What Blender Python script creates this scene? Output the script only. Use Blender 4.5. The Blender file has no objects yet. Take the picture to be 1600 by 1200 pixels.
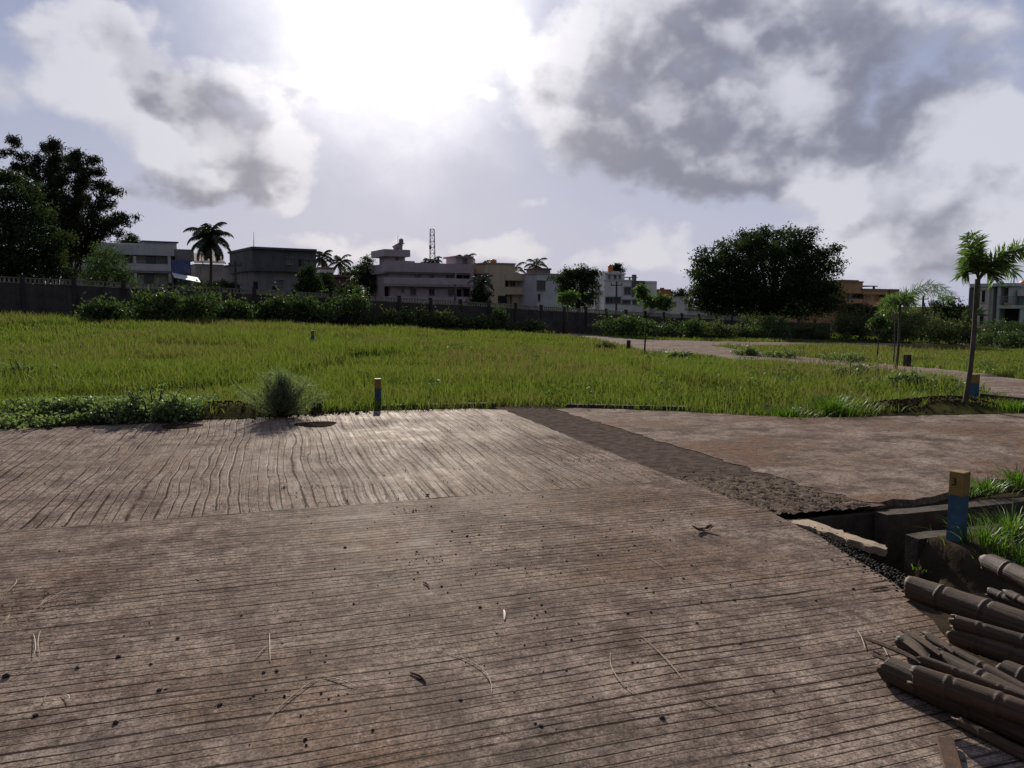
import bpy, bmesh, math, random
import numpy as np
from mathutils import Vector, Matrix
R = math.radians
rng = np.random.default_rng(7)
random.seed(7)
scene = bpy.context.scene
col = scene.collection

# ------------------------------------------------------------------ camera
CAM_H = 1.6; FPX = 1200.0; PITCH = -R(5.8)
cam = bpy.data.cameras.new('camera'); cam.sensor_width = 36; cam.lens = 36 * FPX / 1600
cam.clip_start = 0.05; cam.clip_end = 9000
camo = bpy.data.objects.new('camera', cam); col.objects.link(camo)
camo.location = (0, 0, CAM_H); camo.rotation_euler = (math.pi / 2 + PITCH, 0, 0)
scene.camera = camo
scene.view_settings.view_transform = 'Standard'; scene.view_settings.look = 'None'
scene.view_settings.exposure = 0.45; scene.view_settings.gamma = 1

def raydir(px, py):
    u = (px - 800) / FPX; v = (600 - py) / FPX
    return Vector((u, math.cos(PITCH) - v * math.sin(PITCH), math.sin(PITCH) + v * math.cos(PITCH)))
def P(px, py, Y):                       # a point of the place at depth Y
    d = raydir(px, py); return Vector((0, 0, CAM_H)) + d * (Y / d.y)

# ------------------------------------------------------------------ sun and sky
SUN_EL, SUN_AZ = R(22.5), R(-8.5)
sunv = Vector((math.sin(SUN_AZ) * math.cos(SUN_EL), math.cos(SUN_AZ) * math.cos(SUN_EL), math.sin(SUN_EL)))
sl = bpy.data.lights.new('sun', 'SUN'); sl.energy = 5.0; sl.angle = R(1.0); sl.color = (1, .93, .82)
so = bpy.data.objects.new('sun', sl); col.objects.link(so); so.rotation_euler = sunv.to_track_quat('Z', 'Y').to_euler()

world = bpy.data.worlds.new("World"); scene.world = world; world.use_nodes = True
world.cycles.sampling_method = 'MANUAL'; world.cycles.sample_map_resolution = 512
def build_sky():
    nt = world.node_tree; nt.nodes.clear(); N = nt.nodes.new; L = nt.links.new
    def math_(op, a, b=None, c=None, clamp=False):
        n = N('ShaderNodeMath'); n.operation = op; n.use_clamp = clamp
        for i, v in enumerate((a, b, c)):
            if v is None: continue
            if isinstance(v, (int, float)): n.inputs[i].default_value = v
            else: L(v, n.inputs[i])
        return n.outputs[0]
    def smooth(x, a, b, lo=0., hi=1.):
        n = N('ShaderNodeMapRange'); n.interpolation_type = 'SMOOTHSTEP'
        L(x, n.inputs[0]); n.inputs[1].default_value = a; n.inputs[2].default_value = b
        n.inputs[3].default_value = lo; n.inputs[4].default_value = hi; return n.outputs[0]
    def mix(f, a, b):
        n = N('ShaderNodeMix'); n.data_type = 'RGBA'
        if isinstance(f, float): n.inputs[0].default_value = f
        else: L(f, n.inputs[0])
        for s, v in ((6, a), (7, b)):
            if isinstance(v, tuple): n.inputs[s].default_value = (*v, 1)
            else: L(v, n.inputs[s])
        return n.outputs[2]
    tc = N('ShaderNodeTexCoord'); gen = tc.outputs['Generated']
    sep = N('ShaderNodeSeparateXYZ'); L(gen, sep.inputs[0]); x, y, z = sep.outputs
    az = math_('MULTIPLY', math_('ARCTAN2', x, y), 180 / math.pi)
    el = math_('MULTIPLY', math_('ARCSINE', z), 180 / math.pi)
    def azel(vec):
        sp = N('ShaderNodeSeparateXYZ'); L(vec, sp.inputs[0]); c = N('ShaderNodeCombineXYZ')
        L(math_('MULTIPLY', math_('ARCTAN2', sp.outputs[0], sp.outputs[1]), 180 / math.pi), c.inputs[0]); L(math_('MULTIPLY', math_('ARCSINE', sp.outputs[2]), 180 / math.pi), c.inputs[1]); return c.outputs[0]
    def noise(scale, detail, rough, w=0, dist=0., src=None):
        n = N('ShaderNodeTexNoise'); n.inputs['Scale'].default_value = scale; n.inputs['Detail'].default_value = detail
        n.inputs['Roughness'].default_value = rough; n.inputs['Distortion'].default_value = dist
        m = N('ShaderNodeMapping'); m.inputs['Location'].default_value = (w, w * .7, w * 1.3); m.inputs['Scale'].default_value = (1, 1, 1.25)
        L(src or gen, m.inputs[0]); L(m.outputs[0], n.inputs['Vector']); return n
    def warp(vec, scale, amp, w, src=None):
        n = noise(scale, 4, .55, w, 0., src)
        s = N('ShaderNodeVectorMath'); s.operation = 'SUBTRACT'; L(n.outputs['Color'], s.inputs[0]); s.inputs[1].default_value = (.5, .5, .5)
        k = N('ShaderNodeVectorMath'); k.operation = 'MULTIPLY'; L(s.outputs[0], k.inputs[0]); k.inputs[1].default_value = (amp, amp * .8, 0)
        a = N('ShaderNodeVectorMath'); a.operation = 'ADD'; L(vec, a.inputs[0]); L(k.outputs[0], a.inputs[1]); return a.outputs[0]
    base = azel(gen); wd = warp(warp(base, 4.0, 6.0, 9.7), 15., 2.6, 2.2)
    def blobs(vec, items):
        tot = None
        for (px, py, rx, ry, rot, amp) in items:
            d = raydir(px, py).normalized(); a = math.degrees(math.atan2(d.x, d.y)); e = math.degrees(math.asin(d.z))
            m = N('ShaderNodeMapping'); m.vector_type = 'TEXTURE'
            m.inputs['Location'].default_value = (a, e, 0); m.inputs['Rotation'].default_value = (0, 0, -R(rot))
            m.inputs['Scale'].default_value = (rx * .0477, ry * .0477, 1); L(vec, m.inputs[0])
            g = N('ShaderNodeTexGradient'); g.gradient_type = 'SPHERICAL'; L(m.outputs[0], g.inputs[0])
            v = math_('MULTIPLY', g.outputs['Fac'], amp); tot = v if tot is None else math_('ADD', tot, v)
        return tot
    white = [(125, 65, 85, 70, 0, 1), (200, 150, 170, 95, 35, 1.1), (330, 200, 190, 110, 30, 1.2), (430, 255, 110, 70, 0, 1), (330, 285, 190, 55, 0, .8),
             (30, 150, 150, 90, 10, .55), (180, 20, 120, 30, 0, .5), (300, 0, 90, 25, 0, .5),
             (1060, 80, 330, 190, 0, 1.3), (1300, 110, 300, 180, 10, 1.2), (1060, 225, 280, 130, 10, 1.2), (860, 130, 110, 100, 0, .9), (1260, 215, 200, 100, 0, 1.),
             (1540, 300, 230, 120, -25, 1.1), (1320, 345, 170, 60, -15, .8), (1585, 230, 90, 70, 0, 1), (1450, 400, 300, 95, -6, .8),
             (1030, 395, 110, 60, 0, .9), (840, 315, 70, 26, 0, .6), (560, 378, 130, 30, 0, 1.1), (745, 388, 150, 34, 0, 1.1), (470, 372, 90, 18, 0, .6), (960, 420, 200, 30, 0, .6),
             (400, 108, 90, 32, 0, .8), (470, 145, 80, 34, -10, .8), (756, 48, 34, 44, 0, .8), (735, 138, 50, 15, 0, .7), (1530, 30, 140, 40, 0, .4)]
    dark = [(225, 100, 125, 46, 48, 1.6), (325, 165, 150, 62, 38, 2.3), (335, 290, 170, 30, 3, 1.1), (420, 262, 80, 24, 10, .6),
            (1015, 130, 125, 115, 0, 1.05), (940, 215, 130, 120, 0, .85), (1075, 225, 190, 95, 10, .9), (1080, 280, 170, 60, 8, .7), (1300, 225, 140, 60, 0, .9), (1190, 288, 60, 20, 0, .7),
            (1250, 40, 240, 80, 10, .75), (1380, 150, 150, 80, 0, .45), (835, 122, 60, 45, 0, .8), (1165, 140, 190, 110, 0, .6), (1370, 150, 220, 130, 0, .45), (1090, 60, 200, 80, 0, .35),
            (1500, 325, 170, 55, -20, .5), (1330, 375, 130, 26, -8, .4), (1480, 425, 240, 40, 0, .4), (1035, 392, 60, 26, 0, .55),
            (840, 315, 60, 20, 0, .7), (400, 108, 80, 22, 0, .8), (475, 142, 50, 24, 0, .8), (757, 50, 26, 34, 0, .7), (736, 138, 40, 10, 0, .7), (570, 378, 80, 16, 0, .35), (740, 388, 90, 16, 0, .3)]
    fb2 = noise(6, 8, .55, 5.3).outputs['Fac']
    satur = lambda v, k: math_('SUBTRACT', 1., math_('POWER', 2.718, math_('MULTIPLY', v, -k)))
    def density(src, det):                                # cloud amount in a direction
        v = warp(warp(azel(src), 5.0, 6.0, 3.1, src), 17., 3.0, 6.6, src)
        f = noise(9, det, .56, 1.3, 0., src).outputs['Fac']; sp = N('ShaderNodeSeparateXYZ'); L(src, sp.inputs[0])
        vr = N('ShaderNodeTexVoronoi'); vr.inputs['Scale'].default_value = 17.; vr.inputs['Detail'].default_value = 1.; vr.inputs['Randomness'].default_value = 1.
        wn = noise(20, 3, .5, 8.2, 0., src); wa = N('ShaderNodeVectorMath'); wa.operation = 'MULTIPLY_ADD'; L(wn.outputs['Color'], wa.inputs[0]); wa.inputs[1].default_value = (.07, .07, .07); L(src, wa.inputs[2]); L(wa.outputs[0], vr.inputs['Vector'])
        puff = math_('MULTIPLY', math_('SUBTRACT', .46, vr.outputs['Distance']), .3)
        gc = math_('MULTIPLY', smooth(noise(6, 8, .55, 5.3, 0., src).outputs['Fac'], .42, .62), smooth(sp.outputs[1], .55, .1))
        w = satur(math_('ADD', blobs(v, white), math_('MULTIPLY', gc, .9)), 1.9)
        return math_('ADD', math_('ADD', w, math_('MULTIPLY', math_('SUBTRACT', f, .5), 1.3)), puff), f, gc
    dens, fb, gen_c = density(gen, 8)
    tw = N('ShaderNodeMix'); tw.data_type = 'VECTOR'; tw.inputs[0].default_value = .15; L(gen, tw.inputs[4]); tw.inputs[5].default_value = sunv
    tn = N('ShaderNodeVectorMath'); tn.operation = 'NORMALIZE'; L(tw.outputs[1], tn.inputs[0])
    dens2 = density(tn.outputs[0], 4)[0]
    cov = smooth(dens, .34, .76)
    rim = smooth(math_('SUBTRACT', dens, dens2), -.3, .42)   # how openly this bit faces the sun
    fbc = math_('MULTIPLY', math_('SUBTRACT', fb, .5), 1.5)
    D = math_('ADD', satur(math_('ADD', blobs(wd, dark), math_('MULTIPLY', gen_c, .4)), 1.5), math_('MULTIPLY', math_('SUBTRACT', fb2, .5), .55))
    D = math_('ADD', D, math_('MULTIPLY', math_('SUBTRACT', .46, rim), .85))
    D = math_('ADD', D, math_('MULTIPLY', fbc, .45))
    dk = smooth(D, .1, 1.1)
    # glow of the hidden sun through the thin cloud
    gd = N('ShaderNodeVectorMath'); gd.operation = 'DOT_PRODUCT'; L(gen, gd.inputs[0]); gd.inputs[1].default_value = sunv
    ang = math_('MULTIPLY', math_('ARCCOSINE', math_('MINIMUM', gd.outputs['Value'], .99999)), 180 / math.pi)
    angn = math_('ADD', ang, math_('MULTIPLY', fbc, -5.))
    glow = math_('POWER', smooth(angn, 27, 0), 1.9)
    core = math_('POWER', smooth(angn, 17.5, 2.), 1.6)
    glow_wide = smooth(ang, 95, 45)
    sky = N('ShaderNodeTexSky'); sky.sky_type = 'NISHITA'; sky.sun_disc = False; sky.sun_elevation = SUN_EL; sky.sun_rotation = SUN_AZ
    sky.air_density = 1.2; sky.dust_density = 2.0; sky.ozone_density = 1.5
    bg1 = N('ShaderNodeBackground'); L(sky.outputs[0], bg1.inputs[0]); bg1.inputs[1].default_value = 0.06
    # thin veil over the blue, whiter low down and towards the sun
    hz = smooth(el, 26, 2)
    veil = mix(hz, (.27, .33, .52), (.51, .535, .69))
    veil = mix(math_('MULTIPLY', glow, .55), veil, (.86, .85, .92))
    lit = mix(glow, (.69, .70, .79), (1.02, 1.01, 1.08))
    drk = mix(glow, (.225, .24, .325), (.52, .52, .62))
    cl = mix(dk, lit, drk)
    ccol = mix(cov, veil, cl)
    dim = math_('ADD', math_('MULTIPLY', glow_wide, .5), .5)
    vm = N('ShaderNodeVectorMath'); vm.operation = 'SCALE'; L(ccol, vm.inputs[0]); L(dim, vm.inputs['Scale'])
    ca = N('ShaderNodeVectorMath'); ca.operation = 'SCALE'; ca.inputs[0].default_value = (1, .97, .94)
    cm = math_('MULTIPLY', core, math_('SUBTRACT', 1.15, math_('MULTIPLY', math_('MULTIPLY', dk, cov), .8))); L(cm, ca.inputs['Scale'])
    va = N('ShaderNodeVectorMath'); va.operation = 'ADD'; L(vm.outputs[0], va.inputs[0]); L(ca.outputs[0], va.inputs[1])
    bg2 = N('ShaderNodeBackground'); L(va.outputs[0], bg2.inputs[0]); bg2.inputs[1].default_value = .68
    vf = math_('MAXIMUM', core, .95)
    ms = N('ShaderNodeMixShader'); L(vf, ms.inputs[0]); L(bg1.outputs[0], ms.inputs[1]); L(bg2.outputs[0], ms.inputs[2])
    out = N('ShaderNodeOutputWorld'); L(ms.outputs[0], out.inputs[0])
build_sky()

# ------------------------------------------------------------------ materials
class NT:
    def __init__(s, name):
        s.m = bpy.data.materials.new(name); s.m.use_nodes = True; s.t = s.m.node_tree; s.t.nodes.clear()
    def N(s, t): return s.t.nodes.new(t)
    def L(s, a, b): s.t.links.new(a, b)
    def put(s, sock, v):
        if isinstance(v, (int, float)): sock.default_value = v
        elif isinstance(v, tuple): sock.default_value = (*v, 1) if len(v) == 3 and sock.type == 'RGBA' else v
        else: s.L(v, sock)
    def math(s, op, a, b=0., c=0.):
        n = s.N('ShaderNodeMath'); n.operation = op
        for i, v in enumerate((a, b, c)): s.put(n.inputs[i], v)
        return n.outputs[0]
    def smooth(s, x, a, b, lo=0., hi=1.):
        n = s.N('ShaderNodeMapRange'); n.interpolation_type = 'SMOOTHSTEP'
        for i, v in enumerate((x, a, b, lo, hi)): s.put(n.inputs[i], v)
        return n.outputs[0]
    def mix(s, f, a, b, mode='MIX'):
        n = s.N('ShaderNodeMix'); n.data_type = 'RGBA'; n.blend_type = mode
        s.put(n.inputs[0], f); s.put(n.inputs[6], a); s.put(n.inputs[7], b); return n.outputs[2]
    def coord(s, kind='Object', scale=(1, 1, 1), rot=0., loc=(0, 0, 0)):
        t = s.N('ShaderNodeTexCoord'); m = s.N('ShaderNodeMapping'); s.L(t.outputs[kind], m.inputs[0])
        m.inputs['Scale'].default_value = scale; m.inputs['Rotation'].default_value = (0, 0, rot); m.inputs['Location'].default_value = loc
        return m.outputs[0]
    def noise(s, vec, scale, detail=5, rough=.55, dist=0.):
        n = s.N('ShaderNodeTexNoise'); s.L(vec, n.inputs['Vector']); n.inputs['Scale'].default_value = scale
        n.inputs['Detail'].default_value = detail; n.inputs['Roughness'].default_value = rough; n.inputs['Distortion'].default_value = dist
        return n.outputs['Fac']
    def bump(s, h, dist=.01, strength=1., nrm=None):
        n = s.N('ShaderNodeBump'); s.L(h, n.inputs['Height']); n.inputs['Distance'].default_value = dist; n.inputs['Strength'].default_value = strength
        if nrm is not None: s.L(nrm, n.inputs['Normal'])
        return n.outputs[0]
    def out(s, color, rough=.8, nrm=None, spec=.5, metal=0.):
        b = s.N('ShaderNodeBsdfPrincipled'); s.put(b.inputs['Base Color'], color); s.put(b.inputs['Roughness'], rough)
        b.inputs['Specular IOR Level'].default_value = spec; b.inputs['Metallic'].default_value = metal
        if nrm is not None: s.L(nrm, b.inputs['Normal'])
        o = s.N('ShaderNodeOutputMaterial'); s.L(b.outputs[0], o.inputs[0]); return s.m

def plain(name, c, rough=.8, var=.25, scale=3., bump=.003, spec=.3, stain=None):
    n = NT(name); v = n.coord()
    f = n.noise(v, scale, 6, .6); g = n.noise(v, scale * 9, 3, .6)
    k = n.math('ADD', n.math('MULTIPLY', f, .7), n.math('MULTIPLY', g, .3))
    lo = tuple(x * (1 - var) for x in c); hi = tuple(min(1, x * (1 + var)) for x in c)
    cc = n.mix(n.smooth(k, .3, .7), lo, hi)
    if stain:                                             # rain streaks on walls
        sv = n.coord(scale=(1.6, 1.6, .12)); st = n.smooth(n.noise(sv, 2.2, 6, .65), .52, .72)
        cc = n.mix(n.math('MULTIPLY', st, stain), cc, tuple(x * .35 for x in c))
    return n.out(cc, rough, n.bump(k, bump), spec)

def leafmat(name, a, b, c=None, trans=.4, patch=None, gloss=.05):
    n = NT(name); g = n.N('ShaderNodeNewGeometry'); r = g.outputs['Random Per Island']
    cc = n.mix(r, a, b)
    if c: cc = n.mix(n.smooth(r, .86, .9), cc, c)
    if patch:
        pn = n.noise(g.outputs['Position'], patch[0], 4, .6); cc = n.mix(n.smooth(pn, patch[2], patch[3]), cc, patch[1])
    d = n.N('ShaderNodeBsdfDiffuse'); n.L(cc, d.inputs[0])
    t = n.N('ShaderNodeBsdfTranslucent'); n.L(n.mix(.6, cc, tuple(x * y for x, y in zip((1.3, 1.25, .5), a))), t.inputs[0])
    m = n.N('ShaderNodeMixShader'); m.inputs[0].default_value = trans; n.L(d.outputs[0], m.inputs[1]); n.L(t.outputs[0], m.inputs[2])
    gl = n.N('ShaderNodeBsdfGlossy'); gl.inputs['Roughness'].default_value = .45; gl.inputs[0].default_value = (.8, .85, .8, 1)
    m2 = n.N('ShaderNodeMixShader'); m2.inputs[0].default_value = gloss; n.L(m.outputs[0], m2.inputs[1]); n.L(gl.outputs[0], m2.inputs[2])
    o = n.N('ShaderNodeOutputMaterial'); n.L(m2.outputs[0], o.inputs[0]); return n.m

RA = R(17.5)                                              # the road grid is turned this much from the camera axes
def sn(s, n): return (s * math.cos(RA) - n * math.sin(RA), s * math.sin(RA) + n * math.cos(RA))
def to_sn(x, y): return (x * math.cos(RA) + y * math.sin(RA), -x * math.sin(RA) + y * math.cos(RA))

def concrete(name, tine=None, spacing=.09, wav=.05, brown=.4, strength=1., seed=0.):
    """broom and rake finished concrete; tine: None, 's' (grooves along s) or 'n' (grooves along n)"""
    n = NT(name); v = n.coord(rot=-RA, loc=(0, 0, 0))     # x = s, y = n
    vs = n.N('ShaderNodeVectorMath'); vs.operation = 'ADD'; n.L(v, vs.inputs[0]); vs.inputs[1].default_value = (seed, seed * 1.7, 0); vo = vs.outputs[0]
    big = n.noise(vo, .55, 5, .6); mid = n.noise(vo, 2.6, 7, .65, .4); fine = n.noise(vo, 34, 5, .7); spk = n.noise(vo, 120, 2, .5)
    # long drag streaks of the rake direction
    sep = n.N('ShaderNodeSeparateXYZ'); n.L(v, sep.inputs[0])
    sc = (.5, 7, 1) if tine != 'n' else (7, .5, 1)
    mp = n.N('ShaderNodeMapping'); n.L(vo, mp.inputs[0]); mp.inputs['Scale'].default_value = sc
    streak = n.noise(mp.outputs[0], 1.5, 6, .65)
    base = n.mix(n.smooth(mid, .32, .68), (.112, .082, .066), (.29, .222, .18))
    base = n.mix(n.math('MULTIPLY', n.smooth(big, .46, .62), n.math('MULTIPLY', n.smooth(mid, .3, .55), brown * 1.5)), base, (.15, .088, .056))
    base = n.mix(n.math('MULTIPLY', n.smooth(streak, .52, .75), .3), base, (.26, .225, .2))
    base = n.mix(n.math('MULTIPLY', n.smooth(streak, .45, .25), .28), base, (.08, .055, .047))
    blot = n.noise(vo, 1.3, 8, .7, .8)
    base = n.mix(n.math('MULTIPLY', n.smooth(blot, .53, .66), .6), base, (.06, .048, .042))
    grit = n.noise(vo, 13, 8, .78)
    base = n.mix(n.smooth(grit, .36, .56), n.mix(.6, base, (.04, .032, .027)), base)
    base = n.mix(n.math('MULTIPLY', n.smooth(grit, .55, .68), .45), base, (.36, .31, .27))
    base = n.mix(n.smooth(fine, .36, .52), n.mix(.55, base, (.04, .032, .028)), base)
    f2 = n.noise(vo, 70, 4, .75); f3 = n.noise(vo, 150, 2, .6)
    gr = n.math('ADD', n.math('MULTIPLY', n.math('SUBTRACT', f2, .5), 3.2), n.math('MULTIPLY', n.math('SUBTRACT', f3, .5), 1.6))
    vsc = n.N('ShaderNodeVectorMath'); vsc.operation = 'SCALE'; n.L(base, vsc.inputs[0]); n.L(n.math('MAXIMUM', n.math('ADD', gr, 1.08), .3), vsc.inputs['Scale']); base = vsc.outputs[0]
    base = n.mix(n.math('MULTIPLY', n.smooth(spk, .62, .75), .3), base, (.3, .27, .24))
    hgt = n.math('ADD', n.math('MULTIPLY', fine, .22), n.math('MULTIPLY', mid, .5))
    if tine:
        along, across = (sep.outputs[0], sep.outputs[1]) if tine == 's' else (sep.outputs[1], sep.outputs[0])
        wsc = (.55, 1.0, 1) if tine == 's' else (1.0, .55, 1)
        mw = n.N('ShaderNodeMapping'); n.L(vo, mw.inputs[0]); mw.inputs['Scale'].default_value = wsc
        w1 = n.math('MULTIPLY', n.math('SUBTRACT', n.noise(mw.outputs[0], .9, 2, .5), .5), wav * 6)
        w2 = n.math('MULTIPLY', n.math('SUBTRACT', n.noise(mw.outputs[0], 7, 3, .55), .5), .012)
        patchy = n.smooth(n.noise(vo, .8, 4, .6, .3), .3, .5, .25, 1.)
        def teeth(sp, sd, st, lo):
            cr = n.N('ShaderNodeCombineXYZ'); n.L(across, cr.inputs[0]); n.put(cr.inputs[1], seed + sd)
            irr = n.math('MULTIPLY', n.math('SUBTRACT', n.noise(cr.outputs[0], .5 / sp, 2, .6), .5), sp * 1.15)
            q = n.math('DIVIDE', n.math('ADD', n.math('ADD', across, irr), n.math('ADD', w1, w2)), sp)
            fl = n.math('FLOOR', q); fr = n.math('ABSOLUTE', n.math('SUBTRACT', n.math('FRACT', q), .5))
            wn = n.N('ShaderNodeTexWhiteNoise'); wn.noise_dimensions = '1D'; n.L(fl, wn.inputs['W'])
            # each tooth mark is of its own strength and comes and goes
            ca = n.N('ShaderNodeCombineXYZ'); n.L(n.math('MULTIPLY', along, .6), ca.inputs[0]); n.L(n.math('MULTIPLY_ADD', fl, 3.17, sd), ca.inputs[1])
            comego = n.smooth(n.noise(ca.outputs[0], 1.8, 5, .65), lo, lo + .17)
            wide = n.math('MULTIPLY_ADD', wn.outputs['Value'], .11, .07)
            wide = n.math('MULTIPLY', wide, n.math('MULTIPLY_ADD', n.noise(vo, 16, 3, .65), 1.3, .35))
            g = n.math('SUBTRACT', 1., n.smooth(fr, n.math('MULTIPLY', wide, .3), wide))
            return n.math('MULTIPLY', n.math('MULTIPLY', g, comego), n.math('MULTIPLY', patchy, strength * st))
        g = n.math('MAXIMUM', teeth(spacing, 0., 1., .31), teeth(spacing * .41, 5.3, .62, .42))
        # faint tyre bands down the road and hairline cracks
        if tine == 's':
            tb = n.math('ADD', n.smooth(n.math('ABSOLUTE', n.math('ADD', sep.outputs[0], .12)), .09, .05), n.smooth(n.math('ABSOLUTE', n.math('ADD', sep.outputs[0], -1.2)), .1, .05))
            base = n.mix(n.math('MULTIPLY', n.math('MULTIPLY', tb, n.smooth(mid, .4, .6)), .3), base, (.08, .066, .06))
        vo_c = n.N('ShaderNodeTexVoronoi'); vo_c.feature = 'DISTANCE_TO_EDGE'; vo_c.inputs['Scale'].default_value = .42
        wc = n.N('ShaderNodeVectorMath'); wc.operation = 'ADD'; n.L(vo, wc.inputs[0]); nz = n.N('ShaderNodeTexNoise'); n.L(vo, nz.inputs['Vector']); nz.inputs['Scale'].default_value = 3.; nz.inputs['Detail'].default_value = 6; n.L(nz.outputs['Color'], wc.inputs[1]); n.L(wc.outputs[0], vo_c.inputs['Vector'])
        ck = n.math('MULTIPLY', n.smooth(vo_c.outputs['Distance'], .0035, .001), n.smooth(big, .5, .6))
        base = n.mix(n.math('MULTIPLY', ck, .8), base, (.02, .015, .012))
        base = n.mix(n.math('MULTIPLY', g, .92), base, (.02, .014, .011))
        hgt = n.math('SUBTRACT', hgt, n.math('MULTIPLY', g, .55))
    nb = n.bump(hgt, .006, .7); d = n.N('ShaderNodeBsdfDiffuse'); n.L(base, d.inputs[0]); d.inputs['Roughness'].default_value = 0; n.L(nb, d.inputs['Normal'])
    gl = n.N('ShaderNodeBsdfGlossy'); n.put(gl.inputs['Roughness'], n.smooth(mid, .3, .7, .45, .62)); n.L(nb, gl.inputs['Normal']); gl.inputs[0].default_value = (1, .95, .9, 1)
    lw = n.N('ShaderNodeLayerWeight'); lw.inputs[0].default_value = .5; gz = n.math('MULTIPLY_ADD', n.math('POWER', lw.outputs['Facing'], 8.), .11, .003)
    m = n.N('ShaderNodeMixShader'); n.put(m.inputs[0], n.math('MULTIPLY', n.smooth(streak, .35, .65, .45, 1.), n.math('MULTIPLY', n.smooth(big, .35, .6, .35, 1.), gz))); n.L(d.outputs[0], m.inputs[1]); n.L(gl.outputs[0], m.inputs[2])
    o = n.N('ShaderNodeOutputMaterial'); n.L(m.outputs[0], o.inputs[0]); return n.m

M = {}
M['slab_near'] = concrete('raked_concrete', 's', .06, .022, .5)
M['slab_mid'] = concrete('raked_concrete_lengthwise', 'n', .085, .035, .35, 1., 4.3)
M['slab_right'] = concrete('smooth_brown_concrete', 's', .05, .03, .75, .3, 9.1)
M['road'] = concrete('road_concrete', 's', .1, .04, .7, .25, 2.2)
M['soil'] = plain('dark_soil', (.036, .025, .018), .95, .5, 6, .03, .0)
M['redsoil'] = plain('reddish_soil', (.085, .05, .034), .95, .45, 5, .03, .1)
M['strip'] = plain('compacted_earth', (.085, .066, .055), .95, .4, 9, .008, .0)
M['rubble'] = plain('loose_rubble', (.1, .072, .054), .95, .5, 9, .02, .03)
M['drain'] = plain('weathered_drain_concrete', (.062, .048, .037), .92, .5, 5, .012, .1, .6)
M['tan'] = plain('tan_broken_concrete', (.27, .2, .135), .85, .3, 9, .006, .25)
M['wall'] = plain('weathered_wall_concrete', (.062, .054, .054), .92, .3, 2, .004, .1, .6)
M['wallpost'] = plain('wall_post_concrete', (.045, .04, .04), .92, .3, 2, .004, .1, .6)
M['walltop'] = plain('pale_baluster_concrete', (.19, .175, .14), .9, .3, 3, .004, .1)
M['white'] = plain('weathered_white_paint', (.5, .49, .5), .85, .12, .8, .002, .2, .35)
M['offwhite'] = plain('off_white_paint', (.6, .6, .6), .8, .1, .8, .002, .2, .25)
M['greyc'] = plain('bare_grey_concrete', (.2, .19, .19), .9, .25, .9, .003, .2, .5)
M['darkgrey'] = plain('dark_grey_concrete', (.1, .1, .105), .9, .25, .9, .003, .2, .4)
M['mauve'] = plain('mauve_paint', (.42, .34, .36), .85, .12, .7, .002, .2, .35)
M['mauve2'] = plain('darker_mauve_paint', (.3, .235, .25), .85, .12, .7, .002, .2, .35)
M['beige'] = plain('beige_paint', (.5, .4, .27), .85, .12, .7, .002, .2, .3)
M['cream'] = plain('cream_paint', (.6, .54, .45), .85, .12, .7, .002, .2, .25)
M['brick'] = plain('orange_brown_plaster', (.36, .21, .12), .85, .15, .7, .002, .2, .3)
M['brick2'] = plain('brown_plaster', (.2, .115, .085), .85, .15, .7, .002, .2, .3)
M['red'] = plain('red_brown_plaster', (.3, .13, .08), .85, .2, .7, .002, .2, .3)
M['greenwall'] = plain('grey_green_paint', (.38, .42, .38), .8, .12, .7, .002, .2, .2)
M['yellowb'] = plain('ochre_paint', (.36, .26, .08), .85, .2, .7, .002, .2, .3)
M['blue_tarp'] = plain('blue_sheet', (.08, .1, .22), .6, .3, 1.5, .01, .3)
M['maroon'] = plain('maroon_sheet', (.13, .045, .08), .7, .3, 1.5, .01, .3)
M['sheet'] = plain('pale_metal_sheet', (.62, .62, .62), .45, .1, 1.5, .004, .5)
M['tile'] = plain('clay_tile', (.2, .1, .07), .85, .3, 2.5, .02, .2)
M['orange'] = plain('orange_plastic', (.5, .16, .03), .5, .15, 2, .002, .4)
M['blacktank'] = plain('black_plastic', (.02, .02, .022), .5, .15, 2, .002, .4)
M['glass'] = NT('dark_window_glass').out((.02, .022, .028), .12, None, .5)
M['frame'] = plain('window_frame_paint', (.22, .2, .2), .7, .1, 2, .001, .3)
M['shade'] = plain('painted_interior_shade', (.03, .028, .03), .9, .2, 1, .001, .1)  # dark colour standing in for the shade inside rooms and recesses
M['steel'] = plain('galvanised_steel', (.2, .2, .21), .5, .15, 4, .001, .5)
M['pole'] = plain('weathered_pole', (.07, .06, .055), .85, .2, 3, .003, .2)
M['yellow'] = plain('faded_yellow_paint', (.2, .13, .036), .75, .25, 14, .002, .3, .25)
M['bluep'] = plain('faded_blue_paint', (.035, .08, .125), .75, .3, 14, .002, .3, .3)
M['black'] = plain('black_paint', (.015, .013, .012), .8, .2, 10, .001, .2)
M['bark'] = plain('tree_bark', (.06, .046, .036), .95, .35, 8, .012, .1)
M['palmbark'] = plain('palm_trunk', (.075, .06, .048), .9, .35, 9, .01, .15)
M['stick'] = plain('dry_stick', (.07, .045, .03), .85, .35, 20, .004, .2)
M['straw'] = plain('dry_straw', (.34, .28, .19), .7, .25, 30, .001, .3)
M['wood'] = plain('brown_bark_chip', (.075, .04, .025), .85, .35, 25, .004, .2)
M['pale'] = plain('pale_peel', (.62, .58, .52), .7, .15, 30, .001, .3)
M['stone'] = plain('dark_stone', (.045, .036, .031), .9, .4, 25, .004, .2)
M['treeleaf'] = leafmat('dark_tree_leaves', (.018, .032, .012), (.038, .06, .018), (.06, .085, .024), .42, None, .015)
M['treeleaf2'] = leafmat('tree_leaves', (.028, .055, .018), (.06, .1, .03), (.09, .12, .04), .42, None, .02)
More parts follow.
